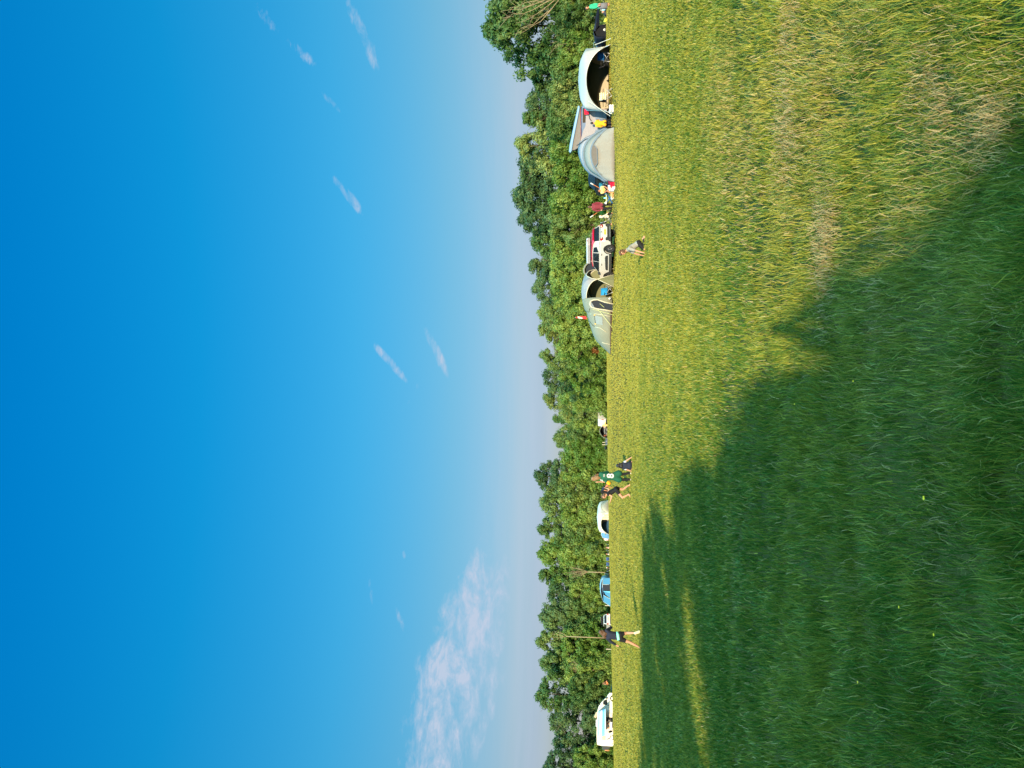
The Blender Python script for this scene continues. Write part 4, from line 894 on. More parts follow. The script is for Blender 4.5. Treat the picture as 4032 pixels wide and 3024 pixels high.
c = Pix(ZS, (920,270), 53.6); camp_chair('royal blue folding chair inside the right side of the pale arched shelter', c.loc, R(-35), BLUE)
c = Pix(ZS, (915,420), 54.0); camp_chair('dark navy low chair beside the royal blue chair inside the pale arched shelter', c.loc, R(75), NAVYF, CHAIR_DARK, hb=.78)
YEL = cloth('straw_yellow', (.72,.56,.22)); BRN = cloth('tan_stripe', (.25,.14,.06))
c = Pix(ZS, (935,1165), 53.2); camp_chair('yellow and cream striped folding chair at the left of the pale arched shelter', c.loc, R(8), cloth('pale_straw',(.78,.68,.42)), stripes=[(.52,.55,BRN),(.66,.69,BRN),(.74,.76,YEL),(.82,.84,BRN)])
c = Pix(ZS, (925,1345), 53.9); camp_chair('dark grey folding chair left of the striped chair in the pale arched shelter', c.loc, R(-60), CHARC, CHAIR_DARK)
def sack(name, label, cat, loc, size, m, seed=1, group=None):
    rd = random.Random(seed); b = MB(); sx, sy, sz = size
    for k in range(14): b.ball((rd.uniform(-.3,.3)*sx, rd.uniform(-.3,.3)*sy, sz*(.28+.5*rd.random())), (sx*rd.uniform(.16,.3), sy*.25, sz*rd.uniform(.18,.3)), 9, 6)
    b.box((0,0,sz*.2), (sx*.8, sy*.8, sz*.4)); o = link(name, bake(b, max(.012, min(size)*.05), 4), m); o.location = loc; return tag(o, label, cat, group)
c = Pix(ZS, (945,1530), 52.6); sack('cloth_bag', 'crumpled cream cloth bag at the left foot of the pale arched shelter', 'bag', c.loc, (.62,.4,.33), C_WHITE, 3)

# navy tent with pointed porch
p = Pix(ZA, (1080,980), 62.0); NAVY = cloth('navy_tent', (.014,.017,.030))
t = thing('dome_tent', 'dark navy tent with a pointed porch flap and a small white patch', 'tent', p.loc, 0)
rows = []
prof = [(1080,800),(900,810),(760,830),(690,880),(650,960),(670,1060),(700,1150),(760,1180),(900,1190),(1080,1200)]
for y, sc in ((0,1.0),(.5,1.0),(1.6,.93),(2.4,.7),(2.9,.25)):
    rows.append([(v.x*(.5+.5*sc), y, v.z*sc) for v in (p(a, b) for a, b in prof)])
MB().grid(rows).build('flysheet', NAVY, t, True, .012)
MB().prism(p.poly([(1075,815),(880,830),(780,930),(715,1020),(760,1140),(1075,1180)]), .10, .14).build('door_panel', cloth('black_mesh', (.006,.007,.010)), t)
MB().add([p(790,545,-1.9), p(835,560,-1.9), p(850,800,-.1), p(690,800,.1), p(655,950,.05), p(760,760,-.4), p(710,1020,0)], [(0,1,5),(0,5,3),(3,5,4),(5,1,2),(5,2,6),(5,6,4)]).build('porch_flap', NAVY, t, False, .02)
MB().prism(p.poly([(1035,910),(985,930),(970,960),(985,990),(1035,995)]), .055, .085).build('patch', C_WHITE, t)
MB().prism(p.poly([(1020,935),(1008,935),(1008,972),(1020,972)]), .045, .055).build('patch_mark', NAVY, t)
t = thing('shelter_post', 'thin grey upright frame standing behind the white-trousered person', 'post', at(2380,165,68), 0)
MB().tube([(0,0,0),(0,0,1.05)], .03, 6).tube([(0,0,1.05),(.0,0,1.1),(-.7,0,1.02)], .02, 6).build('frame', METAL, t, True)
c = Pix(ZA, (1075,1480), 64.0); camp_chair('navy folding chair between the bending person and the pale arched shelter', c.loc, R(20), cloth('steel_blue',(.05,.09,.15)), CHAIR_DARK)
# storage box next to it
t = thing('storage_box', 'black storage box beside the navy folding chair right of the pale arched shelter', 'box', at(2380,184,66), R(10)); MB().box((0,0,.28),(.9,.6,.5)).build('box', PLASTIC, t, bevel=.03); MB().box((0,0,.56),(.94,.64,.06)).build('lid', PLASTIC, t, bevel=.015)
t = thing('cool_bag', 'light blue and white cool bag beside the green-topped woman', 'bag', at(2381,36,60), R(8)); MB().box((0,0,.17),(.36,.26,.34)).build('bag', cloth('sky_blue',(.25,.55,.70)), t, bevel=.03); MB().box((0,0,.36),(.38,.28,.05)).build('lid', C_WHITE, t, bevel=.015); MB().tube([(-.12,0,.38),(-.1,0,.47),(.1,0,.47),(.12,0,.38)], .012, 6).build('handle', C_WHITE, t, True)
t = thing('camping_table', 'dark folding table cut off by the right edge behind the green-topped woman', 'table', at(2379,-2,58), 0); MB().box((0,0,.24),(.9,.5,.04)).build('table_top', PLASTIC, t)
for a in (-.4,.4):
    for b in (-.2,.2): MB().tube([(a,b,0),(a,b,.24)], .018, 6).build('leg', METAL, t, True)
sack('yellow_bag', 'small bright yellow bag on the grass right of the navy tent', 'bag', at(2379,80,60.5), (.30,.25,.24), cloth('bright_yellow',(.8,.68,.06)), 9)

# ------------------------------------------------------------------ grey inflatable awning with air beams
p = Pix(ZY, (983,1070), 54.6); LAV = cloth('lavender_grey', (.27,.25,.27)); CREAMG = cloth('cream_grey', (.225,.215,.195)); BEAM = cloth('blue_grey_beam', (.13,.17,.22)); GREYB = cloth('blue_grey_panel', (.15,.19,.25))
t = thing('inflatable_awning', 'grey domed inflatable awning with blue-grey air beams joined to the blue-roofed campervan', 'tent', p.loc, R(-15))
h1 = [(985,1600),(830,1600),(740,1520),(620,1390),(570,1310),(530,1200),(505,1050),(520,920),(580,810),(740,640),(830,575),(975,568)]
h2 = [(985,1612),(800,1602),(700,1515),(500,1412),(400,1270),(355,1080),(370,930),(440,790),(570,680),(760,580),(840,562),(975,562)]
h3 = [(960,1560),(700,1530),(600,1480),(430,1380),(330,1220),(275,1080),(255,950),(270,860),(320,740),(420,690),(640,640),(900,600)]
def resample(pts, n):
    P_ = [Vector(q) for q in pts]; L_ = [0]
    for a, b in zip(P_, P_[1:]): L_.append(L_[-1] + (b-a).length)
    out = []
    for k in range(n):
        s = L_[-1]*k/(n-1); i = max(j for j in range(len(L_)-1) if L_[j] <= s + 1e-9); f = (s-L_[i])/max(1e-9, L_[i+1]-L_[i]); out.append(P_[i].lerp(P_[i+1], min(1,f)))
    return out
def smoothpts(pts, it=2):
    for _ in range(it): pts = [pts[0]] + [(pts[i-1]+pts[i]*2+pts[i+1])/4 for i in range(1,len(pts)-1)] + [pts[-1]]
    return pts
A1 = smoothpts(resample([p(a,b,0) for a,b in h1], 36)); A2 = smoothpts(resample([p(a,b,.85) for a,b in h2], 36)); A3 = smoothpts(resample([p(a,b,2.7) for a,b in h3], 36))
MB().grid([A1, [a.lerp(b,.5)+V(0,0,-.03) for a,b in zip(A1,A2)], A2]).build('front_roof_panel', CREAMG, t, True, .012)
MB().grid([A2, [a.lerp(b,.5)+V(0,0,.04) for a,b in zip(A2,A3)], A3]).build('rear_roof_panel', LAV, t, True, .012)
MB().tube(A1[3:-3], .085, 10).build('air_beam', BEAM, t, True); MB().tube(A2[3:-3], .095, 10).build('air_beam', BEAM, t, True)
rows = []
rdw = random.Random(3)
for f in (0,.2,.4,.6,.8,1.0):
    rows.append([Vector((a.x*(1+.02*f), -.45*f - .06*math.sin(PI*f) + .035*math.sin(a.x*6+f*5)*f*(1-f)*4 + .02*math.sin(a.x*17), a.z*(1-f) + .0*f)) for a in A1])
MB().grid(rows).build('front_panel', CREAMG, t, True, .012)
win = [(575,880),(632,955),(642,1240),(592,1308),(545,1210),(522,1050),(535,930)]
wpl = [(v.x, v.z) for v in (p(a,b,-.1) for a,b in win)]
MB().prism(wpl, -.27, -.24).build('window', cloth('smoked_window', (.13,.12,.115)), t)
MB().tube([p(575,880,-.29), p(632,955,-.29), p(642,1240,-.29), p(592,1308,-.29)], .022, 6).build('window_piping', GREYB, t, True)
sd = [(270,860),(300,700),(345,560),(390,470),(396,300),(385,140),(930,140),(960,560),(830,570),(570,680),(440,790),(370,900)]
MB().prism(p.poly(sd), 2.30, 2.34).build('side_wall', LAV, t)
MB().tube([p(500,170,2.25),(p(480,280,2.25)),p(500,360,2.25),p(530,400,2.25)], .03, 6).build('wall_piping', cloth('dark_piping',(.05,.05,.06)), t, True)
MB().prism(p.poly([(600,175),(815,200),(830,360),(600,345)]), 2.18, 2.22).build('door_panel', GREYB, t)
MB().prism(p.poly([(585,600),(600,560),(700,545),(825,455),(825,580),(720,600),(620,625)]), 2.18, 2.22).build('door_panel', GREYB, t)
MB().prism(p.poly([(835,160),(830,360),(745,360),(745,500),(825,450),(830,600),(975,600),(975,160)]), 2.24, 2.28).build('doorway', cloth('interior_shade',(.02,.025,.035)), t)  # dark sheet put in for the shade under the awning
MB().tube([p(240,860,2.6), p(300,830,2.0), p(400,760,1.4), p(480,740,.9)], .03, 6).build('strap', cloth('dark_piping',(.05,.05,.06)), t, True)
o = MB().prism([(v.x,v.z) for v in (p(a,b,2.0) for a,b in [(388,175),(395,280),(475,275),(505,165),(440,160)])], 2.02, 2.08).build('red_cloth', cloth('red',(.55,.01,.04)), None); o.location = t.location; o.rotation_euler.z = R(-15)
tag(o, 'red cloth hanging on the grey awning under the blue roof', 'cloth')
c = Pix(ZY, (880,440), 55.9); camp_chair('grey chair under the person in the golden yellow hooded top', c.loc, R(165), GREYB, CHAIR_DARK)
# campervan with lifted roof
p = Pix(ZY, (975,600), 58.2); VANB = paint('deep_blue', (.03,.09,.20))
t = thing('campervan', 'campervan with raised sloping blue roof behind the grey inflatable awning', 'campervan', p.loc, R(-15))
MB().prism(p.poly([(975,-40),(700,-60),(560,-20),(400,100),(385,200),(385,1020),(420,1090),(700,1130),(975,1120)]), 0, 1.9).build('body', VANB, t, bevel=.06)
MB().prism(p.poly([(330,88),(360,92),(365,135),(230,760),(195,960),(160,1004),(135,965),(150,850),(235,480)]), -.05, 1.8).build('roof', paint('roof_blue', (.10,.24,.42)), t, bevel=.03)
MB().prism(p.poly([(366,135),(385,150),(385,860),(255,940),(200,945),(232,765)]), .06, 1.7).build('roof_bellows', cloth('bellows_grey', (.17,.16,.155)), t)
MB().tube([p(380,140,-.03), p(385,900,-.03)], .025, 6).build('gutter_rail', paint('dark_red', (.22,.02,.03)), t, True)
MB().prism(p.poly([(420,140),(420,420),(600,420),(600,140)]), -.012, -.002).build('window', glass('van'), t)
for zy in (120, 950): MB().lathe([(0,-.1),(.2,-.1),(.32,-.08),(.33,.08),(.2,.1),(0,.1)], 20, 'y', tuple(p(930,zy,.12))).build('wheel', RUBBER, t, True)

# ------------------------------------------------------------------ cars
def arc(cx, cz, r, a0, a1, n=9): return [(cx+r*math.cos(R(a0+(a1-a0)*k/n)), cz+r*math.sin(R(a0+(a1-a0)*k/n))) for k in range(n+1)]
def wheel(t, x, y, r, side):
    m = MB().lathe([(r*.62,-.10),(r*.93,-.11),(r,-.07),(r,.07),(r*.93,.11),(r*.62,.10)], 28, 'y'); w_ = m.build('wheel', RUBBER, t, True); w_.location = (x, y, r)
    q = MB().lathe([(r*.66,-.08),(r*.62,-.02),(r*.62,.06)], 28, 'y'); f = side*.075
    for k in range(9):
        a = 2*PI*k/9; q.tube([(0,f,0),(math.cos(a)*r*.63, f*.9, math.sin(a)*r*.63)], [.035,.022], 6)
    q.lathe([(0,f),(.07,f)], 12, 'y'); q.lathe([(r*.58,side*.085),(r*.66,side*.095)], 28, 'y'); q.build('rim', ALLOY, w_, True)
    MB().lathe([(0,side*.02),(r*.6,side*.02)], 20, 'y').build('brake_disc', PLASTIC, w_, True)
def car(name, label, cat, loc, heading, K, body, roofm, group=None):
    """K: dict of side-view measures, x forward, origin on the ground in the middle"""
    t = thing(name, label, cat, loc, heading, group); W = K['W']; xr, xf, r = K['xr'], K['xf'], K['r']; low = K['low']
    sill = K.get('sill', .26); ra = r*1.17
    poly = [low[0]] + arc(xr, r, ra, 190, -10)[0:0]
    rear, front = K['rear'], K['front']            # lists bottom->top
    poly = [(rear[0][0], rear[0][1])] + [(xr-ra, sill+.04)] + arc(xr, r, ra, 188, -8) + [(xr+ra+.03, sill), (xf-ra-.03, sill)] + arc(xf, r, ra, 188, -8) + [(front[0][0]-.02, front[0][1])] + front + K['belt'] + rear[::-1][:-1]
    bm = bmesh.new(); vs = [bm.verts.new((x, -W/2, z)) for x, z in poly]; f = bm.faces.new(vs); ex = bmesh.ops.extrude_face_region(bm, geom=[f]); 
    bmesh.ops.translate(bm, verts=[v for v in ex['geom'] if isinstance(v, bmesh.types.BMVert)], vec=(0, W, 0)); bmesh.ops.recalc_face_normals(bm, faces=bm.faces)
    eds = [e for e in bm.edges if len(e.link_faces) == 2 and e.calc_face_angle(0) > .5 and abs(e.verts[0].co.y - e.verts[1].co.y) < 1e-6 and min(e.verts[0].co.z, e.verts[1].co.z) > r*1.5]
    bmesh.ops.bevel(bm, geom=eds, offset=.07, segments=3, affect='EDGES'); bmesh.ops.triangulate(bm, faces=[q for q in bm.faces if len(q.verts) > 4])
    me = bpy.data.meshes.new('body'); bm.to_mesh(me); bm.free(); link('body', me, body, t, False)
    MB().box(((xr+xf)/2, 0, r*1.25), (xf-xr+ra*1.6, W*.80, r*1.3)).build('underbody', PLASTIC, t)
    g = K['green']; zb = min(z for x, z in g); zt_ = max(z for x, z in g); tp = K.get('taper', .80)
    hy = lambda z, o=0.0: (W/2*.955)*(1 - (1-tp)*(z-zb)/(zt_-zb)) + o
    def skew(pl, o, s0, s1):
        n = len(pl); vs = [(x, s0*hy(z,o), z) for x, z in pl] + [(x, s1*hy(z,o), z) for x, z in pl]
        return vs
    n = len(g); fs = [tuple(range(n)), tuple(range(2*n-1, n-1, -1))] + [(k, n+k, n+(k+1)%n, (k+1)%n) for k in range(n)]
    q = MB(); q.add(skew(g, 0, -1, 1), fs); q.build('cabin', body, t, bevel=.03)
    cb = [v for v in g]
    for nm, pl in K['side_glass']:
        for s in (-1, 1):
            n2 = len(pl); vs = [(x, s*hy(z,-.02), z) for x, z in pl] + [(x, s*hy(z,.008), z) for x, z in pl]
            MB().add(vs, [tuple(range(n2)), tuple(range(2*n2-1, n2-1, -1))] + [(k, n2+k, n2+(k+1)%n2, (k+1)%n2) for k in range(n2)]).build(nm, glass('car'), t)
    for nm, (a, b), mg in (('rear_window', K['rg'], .09), ('windscreen', K['fg'], .05)):
        a, b = Vector((a[0],0,a[1])), Vector((b[0],0,b[1])); d = (b-a); nrm = Vector((-d.z,0,d.x)).normalized(); nrm = nrm if (nrm.x < 0) == (nm == 'rear_window') else -nrm
        vs = []
        for o in (-.02,.009):
            for pt in (a, b):
                y = hy(pt.z) - mg; vs += [pt + nrm*o + V(0,-y,0), pt + nrm*o + V(0,y,0)]
        MB().add(vs, [(0,1,3,2),(4,5,7,6),(0,1,5,4),(2,3,7,6),(0,2,6,4),(1,3,7,5)]).build(nm, glass('car'), t)
    if roofm:
        tops = [v for v in g if v[1] > zt_-.16]; x0 = min(v[0] for v in tops); x1 = max(v[0] for v in tops)
        rl = sorted([v for v in tops], key=lambda v: v[0]); rows = []
        for s in (-1,-.55,0,.55,1): rows.append([(x, s*(hy(z)+.010), z+.010+.014*(1-s*s)) for x, z in [(rl[0][0]-.10, rl[0][1]-.05)]+rl+[(rl[-1][0]+.10, rl[-1][1]-.04)]])
        for s, k_ in ((-1,0),(1,-1)):
            ed = [(x, s*(hy(z-.05)+.013), z-.04) for x, y, z in rows[k_]]; rows.insert(0, ed) if k_ == 0 else rows.append(ed)
        MB().grid(rows).build('roof', roofm, t, True, .03)
    for x in (xr, xf):
        for s in (-1, 1): wheel(t, x, s*(W/2-.11), r, s)
    return t, hy
WHITE = paint('white', (.50,.49,.47)); LAMP_RED = mat('lamp_red', (.30,.012,.012), .2); LAMP_CLEAR = mat('lamp_clear', (.7,.62,.55), .2); PLATE_Y = mat('plate_yellow', (.80,.60,.05), .4); PLATE_W = mat('plate_white', (.75,.75,.72), .4); INK = mat('plate_ink', (.012,.012,.012), .5)
CROSS = dict(W=1.78, xr=-1.26, xf=1.34, r=.345, low=[(-2.0,.3)], rear=[(-1.98,.34),(-2.06,.52),(-2.07,.72),(-2.05,.92),(-2.00,1.04)], front=[(1.95,.30),(2.07,.42),(2.08,.64),(2.03,.84),(1.92,.95)], belt=[(1.60,1.03),(1.12,1.09),(.2,1.09),(-1.2,1.08)],
    green=[(1.14,1.06),(.42,1.56),(.05,1.61),(-.9,1.62),(-1.55,1.57),(-1.76,1.50),(-1.96,1.06)], side_glass=[('side_window',[(.98,1.11),(.46,1.50),(-.02,1.54),(-.02,1.11)]),('side_window',[(-.06,1.11),(-.06,1.54),(-.78,1.54),(-.86,1.11)]),('quarter_window',[(-.94,1.13),(-.84,1.53),(-1.30,1.48),(-1.42,1.28)])],
    rg=((-1.945,1.10),(-1.775,1.48)), fg=((1.06,1.12),(.47,1.53)))
def pos_center(X, Y, d): return at(X, Y, d)
p0 = at(2424, 1000, 55.3); hd_ = math.atan2(.79, -.61)
t, hy = car('parked_car', 'white crossover car with red roof and roof box parked beside the green tent', 'car', p0, hd_, CROSS, WHITE, paint('red', (.50,.012,.05)))
RED = MATS['paint_red']
# cladding, lamps, plate, badge, mirrors, handles, rails
for s in (-1, 1):
    MB().prism([(-.86,.27),(-.84,.42),(.92,.42),(.94,.27)], s*.893-.012, s*.893+.012).build('sill_cladding', PLASTIC, t)
    MB().prism([(-.70,.48),(-.66,.66),(-.5,.70),(.62,.66),(.72,.60),(.72,.48)], s*.893-.012, s*.893+.014).build('door_bump', PLASTIC, t, bevel=.02)
    for xw in (-1.26, 1.34):
        o = arc(xw, .345, .455, 186, -6, 14); i = arc(xw, .345, .40, 186, -6, 14); MB().prism(o + i[::-1], s*.893-.012, s*.893+.016).build('arch_cladding', PLASTIC, t)
    for xh in (-.78, .16): MB().box((xh, s*.905, .93), (.17,.04,.035)).build('door_handle', PLASTIC, t, bevel=.01)
    mr = MB().ball((.90, s*1.0, 1.12), (.09,.13,.085), 12, 8); mr.tube([(.93,s*.86,1.08),(.91,s*.95,1.10)], .03, 6); mr.build('mirror', PLASTIC, t, True)
    MB().ball((-2.035, s*.66, .93), (.05,.20,.125), 14, 8).build('tail_lamp', LAMP_RED, t, True); MB().ball((-2.066, s*.60, .95), (.028,.10,.05), 10, 6).build('reverse_lamp', LAMP_CLEAR, t, True)
    MB().tube([(.35, s*.66, 1.67),(.2, s*.66, 1.71),(-1.3, s*.66, 1.69),(-1.45, s*.66, 1.63)], .022, 6).build('roof_rail', PLASTIC, t, True)
MB().prism([(-2.10,.30),(-2.10,.46),(-1.95,.46),(-1.95,.30)], -.87, .87).build('rear_bumper', PLASTIC, t, bevel=.03)
MB().add([(-2.085,-.87,.46),(-2.085,.87,.46),(-2.085,.87,.66),(-2.085,.62,.66),(-2.085,.52,.55),(-2.085,-.52,.55),(-2.085,-.62,.66),(-2.085,-.87,.66)], [(0,1,2,3,4,5,6,7)]).build('bumper_cladding', PLASTIC, t, False, .02)
MB().box((-2.10,0,.36),(.03,1.1,.06)).build('skid_plate', METAL, t)
pl = MB().box((-2.083,0,.70),(.012,.54,.115)).build('number_plate', PLATE_Y, t)
o = link('plate_text', text_mesh('YC21 WKX', .10, .002), INK, pl, False); o.rotation_euler = (R(90),0,R(-90)); o.location = (-2.092,0,.70)
MB().tube([(-2.083,-.07,.90),(-2.086,0,.94),(-2.083,.07,.90)], .014, 5).tube([(-2.078,-.07,.95),(-2.082,0,.99),(-2.078,.07,.95)], .014, 5).build('chevron_badge', METAL, t)
MB().box((-2.082,0,1.01),(.02,1.2,.012)).build('tailgate_seam', PLASTIC, t)
MB().box((-1.80,0,1.545),(.14,1.1,.03),0,0,R(12)).build('spoiler', RED, t, bevel=.01)
MB().tube([(-1.93,.05,1.12),(-1.87,.28,1.27)], .012, 5).build('wiper', PLASTIC, t)
b = MB().box((-.45,.12,1.86),(1.9,.72,.28)).build('roof_box_temp', None, None)
me = b.data; bpy.data.objects.remove(b)
rb = thing('roof_box', 'silver grey roof box carried on top of the white crossover car', 'roof box', t.location, hd_)
o = link('box_shell', me, mat('roof_box_silver', (.40,.42,.45), .3), rb, False); q = o.modifiers.new('b','BEVEL'); q.width = .09; q.segments = 3
MB().box((-.45,.12,1.85),(1.92,.735,.016)).build('box_seam', PLASTIC, rb)
MB().box((-1.395,.12,1.93),(.02,.10,.05)).build('latch', LAMP_RED, rb)
for x in (-.95,.05): MB().box((x,0,1.705),(.06,1.34,.03)).build('roof_bar', PLASTIC, t)
# dark estate hidden behind the awning
HATCH = dict(CROSS); HATCH.update(W=1.75)
t, _ = car('parked_car', 'dark blue hatchback mostly hidden behind the left end of the grey awning', 'car', at(2400, 690, 62.5), R(100), HATCH, paint('dark_navy', (.012,.018,.035)), None)
for s in (-1,1): MB().ball((-2.035, s*.66, .93), (.05,.18,.12), 12, 8).build('tail_lamp', LAMP_RED, t, True)
# silver van beyond
VAN = dict(W=1.84, xr=-1.35, xf=1.45, r=.33, low=[(-2.1,.3)], rear=[(-2.18,.36),(-2.2,.6),(-2.2,.95),(-2.19,1.08)], front=[(2.1,.30),(2.22,.45),(2.22,.66),(2.12,.86),(1.95,.95)], belt=[(1.6,1.05),(1.2,1.10),(0,1.10),(-1.6,1.10)],
    green=[(1.30,1.07),(.62,1.70),(.25,1.83),(-.6,1.87),(-1.8,1.86),(-2.06,1.80),(-2.17,1.07)], side_glass=[('side_window',[(1.12,1.13),(.60,1.60),(.12,1.66),(.12,1.13)])], rg=((-2.158,1.15),(-2.085,1.68)), fg=((1.22,1.14),(.68,1.65)), taper=.88)
t, _ = car('parked_van', 'small white van seen from behind beside the small open awning', 'van', at(2394, 1636, 141.0), math.atan2(.80, .60), VAN, WHITE, None)
for o in [c for c in t.children if c.name.startswith('rear_window')]: bpy.data.objects.remove(o)
MB().box((-2.205,0,1.05),(.012,.018,1.3)).build('door_seam', PLASTIC, t)
for s in (-1,1):
    MB().box((-2.19,s*.84,1.0),(.06,.12,.46)).build('tail_lamp', LAMP_RED, t, bevel=.02)
    MB().prism([(-1.0,.50),(-.98,.60),(.9,.60),(.92,.50)], s*.925-.012, s*.925+.012).build('side_moulding', PLASTIC, t)
    MB().ball((1.0, s*1.03, 1.15), (.08,.11,.10), 10, 7).build('mirror', PLASTIC, t, True)
MB().box((-2.215,0,.52),(.015,.5,.11)).build('number_plate', PLATE_Y, t); MB().box((-2.21,0,.38),(.06,1.8,.16)).build('rear_bumper', PLASTIC, t, bevel=.02)
# white estate with roof load
SUV = dict(CROSS); SUV.update(W=1.86, rear=[(-2.20,.36),(-2.28,.55),(-2.28,.80),(-2.26,.98),(-2.22,1.06)], green=[(1.14,1.06),(.42,1.60),(.05,1.66),(-.9,1.68),(-1.75,1.65),(-1.98,1.58),(-2.19,1.06)], rg=((-2.165,1.12),(-2.00,1.54)),
    side_glass=[('side_window',[(.98,1.11),(.46,1.53),(-.02,1.58),(-.02,1.11)]),('side_window',[(-.06,1.11),(-.06,1.58),(-.82,1.60),(-.90,1.11)]),('quarter_window',[(-.98,1.12),(-.90,1.59),(-1.62,1.54),(-1.80,1.14)])])
t, _ = car('parked_car', 'white estate car with dark roof load parked beyond the girl with the turquoise waistband', 'car', at(2412, 2450, 138.0), math.atan2(.86, -.50), SUV, WHITE, None)
for s in (-1,1): MB().prism([(-2.30,.80),(-2.30,1.02),(-2.10,1.06),(-2.10,.84)], s*.80-.13, s*.80+.13).build('tail_lamp', LAMP_RED, t, bevel=.02); MB().ball((.92, s*1.03, 1.14), (.08,.12,.085), 10, 7).build('mirror', WHITE, t, True)
MB().box((-2.292,0,.86),(.012,.54,.11)).build('number_plate', PLATE_Y, t); MB().box((-2.29,0,.42),(.05,1.74,.20)).build('rear_bumper', PLASTIC, t, bevel=.02)
for s in (-.7,.7): MB().tube([(.3,s,1.70),(-1.6,s,1.74)], .025, 6).build('roof_rail', PLASTIC, t, True)
l = thing('roof_load', 'black strapped load on the roof of the white estate car', 'luggage', t.location, t.rotation_euler.z)
MB().box((-1.0,-.30,1.95),(1.3,.5,.42)).build('bag', C_BLACK, l, bevel=.08); MB().box((-.9,.32,1.91),(1.5,.55,.36)).build('bag', C_BLACK, l, bevel=.08)
MB().box((-1.0,-.30,1.955),(.05,.52,.44)).build('strap', C_WHITE, l)

# ------------------------------------------------------------------ motorhome
p = Pix(ZM, (534,850), 104.5); MW = paint('motorhome_white', (.66,.62,.55))
t = thing('motorhome', 'white motorhome with an awning pulled out along its side at the far left', 'motorhome', p.loc, R(20))
outl = [(505,402),(500,380),(440,376),(395,425),(380,465),(345,490),(270,562),(225,630),(203,700),(196,780),(190,900),(186,1100),(188,1250),(200,1300),(275,1312),(480,1312),(512,1275)]
fw = [(a, b) for a, b in [(512,1212),(470,1190),(455,1160),(470,1130),(512,1110)]] + [(512,540),(485,532),(455,510),(440,472),(455,435),(485,412)]
pts = outl + fw
bm = bmesh.new(); vv = [bm.verts.new((v.x, 0, v.z)) for v in (p(a,b) for a,b in pts)]; f = bm.faces.new(vv); ex = bmesh.ops.extrude_face_region(bm, geom=[f]); bmesh.ops.translate(bm, verts=[v for v in ex['geom'] if isinstance(v, bmesh.types.BMVert)], vec=(0,2.2,0)); bmesh.ops.recalc_face_normals(bm, faces=bm.faces)
bmesh.ops.triangulate(bm, faces=[q for q in bm.faces if len(q.verts) > 4]); me = bpy.data.meshes.new('body'); bm.to_mesh(me); bm.free(); link('body', me, MW, t, False)
MB().prism(p.poly([(500,560),(500,1240),(535-45,1240),(490,560)]), .05, 2.1).build('underbody', PLASTIC, t)
for zy in (472, 1160):
    r = .33; c = p(534,zy,.16); w_ = MB().lathe([(r*.6,-.1),(r*.94,-.11),(r,-.06),(r,.08),(r*.6,.1)], 24, 'y').build('wheel', RUBBER, t, True); w_.location = (c.x, .16, r)
    MB().lathe([(0,-.07),(r*.3,-.08),(r*.62,-.06)], 20, 'y').build('rim', mat('steel_rim',(.5,.49,.47),.4,.4), w_, True)
MB().prism(p.poly([(380,490),(320,520),(308,545),(308,592),(378,596),(392,560)]), -.014, .01).build('cab_window', glass('car'), t)
MB().prism(p.poly([(285,1135),(285,1208),(352,1215),(355,1135)]), -.014, .01).build('rear_side_window', cloth('blind', (.42,.38,.32)), t)
MB().prism(p.poly([(362,812),(362,880),(505,880),(492,812)]), -.014, .01).build('doorway', cloth('interior_shade', (.02,.025,.035)), t)  # door opening drawn as a dark sheet, shade put into its colour
MB().prism(p.poly([(358,742),(358,805),(505,800),(500,742)]), -.05, -.02).build('open_door', MW, t)
MB().prism(p.poly([(360,1195),(380,1190),(430,1165),(452,1120),(454,1150),(430,1185),(395,1200)]), -.012, .006).build('swoosh_decal', cloth('decal', (.10,.08,.12)), t)
MB().prism(p.poly([(248,578),(236,600),(262,602)]), -.012, .008).build('vent', PLASTIC, t)
MB().tube([p(440,440,-.012), p(440,1290,-.012)], .012, 5).build('side_trim', cloth('trim_grey', (.3,.29,.27)), t)
MB().box(p(183,930,1.1), (.9,.9,.14)).build('roof_vent', WHITE, t, bevel=.03); MB().box(p(178,790,1.2), (.75,.5,.34),0,0,R(25)).build('satellite_dish', mat('beige_plastic',(.35,.27,.18),.6), t, bevel=.05)
for zx, zy in ((403,598),(375,755)): MB().lathe([(0,0),(.06,0),(.06,.03)], 12, 'y', tuple(p(zx,zy,-.03))).build('lock', PLASTIC, t)
MB().box(p(482,1270,-.01), (.12,.03,.10)).build('tail_lamp', LAMP_RED, t); MB().box(p(380,472,-.10), (.18,.16,.24)).build('mirror', PLASTIC, t, bevel=.03)
a0, a1, b0, b1 = p(215,712,-.02), p(205,1165,-.02), p(352,642,-2.1), p(345,1112,-2.1)
m1, m2 = a0.lerp(b0,.55), a1.lerp(b1,.55)
MB().grid([[a0.lerp(a1,k/8) for k in range(9)], [m1.lerp(m2,k/8)+V(0,0,-.03) for k in range(9)]]).build('awning_canopy', cloth('canopy_white', (.50,.50,.52)), t, True, .015)
MB().grid([[m1.lerp(m2,k/8)+V(0,0,-.03) for k in range(9)], [b0.lerp(b1,k/8) for k in range(9)]]).build('awning_blue_panel', cloth('canopy_blue', (.22,.42,.66)), t, True, .015)
MB().tube([b0, b1], .045, 8).build('awning_rail', WHITE, t, True)
for q in (b0.lerp(b1,.01), b0.lerp(b1,.97)): MB().tube([q, (q.x, q.y, .0)], .018, 6).build('awning_leg', METAL, t, True)
o = MB().prism(p.poly([(278,1275),(285,1325),(300,1390),(400,1375),(445,1345),(452,1290),(400,1272)]), .3, 1.9).build('bike_cover', cloth('dark_cover', (.045,.048,.05)), None, bevel=.1); o.location = p.loc; o.rotation_euler.z = R(20)
tag(o, 'dark cover over the bike rack at the back of the motorhome', 'cover')
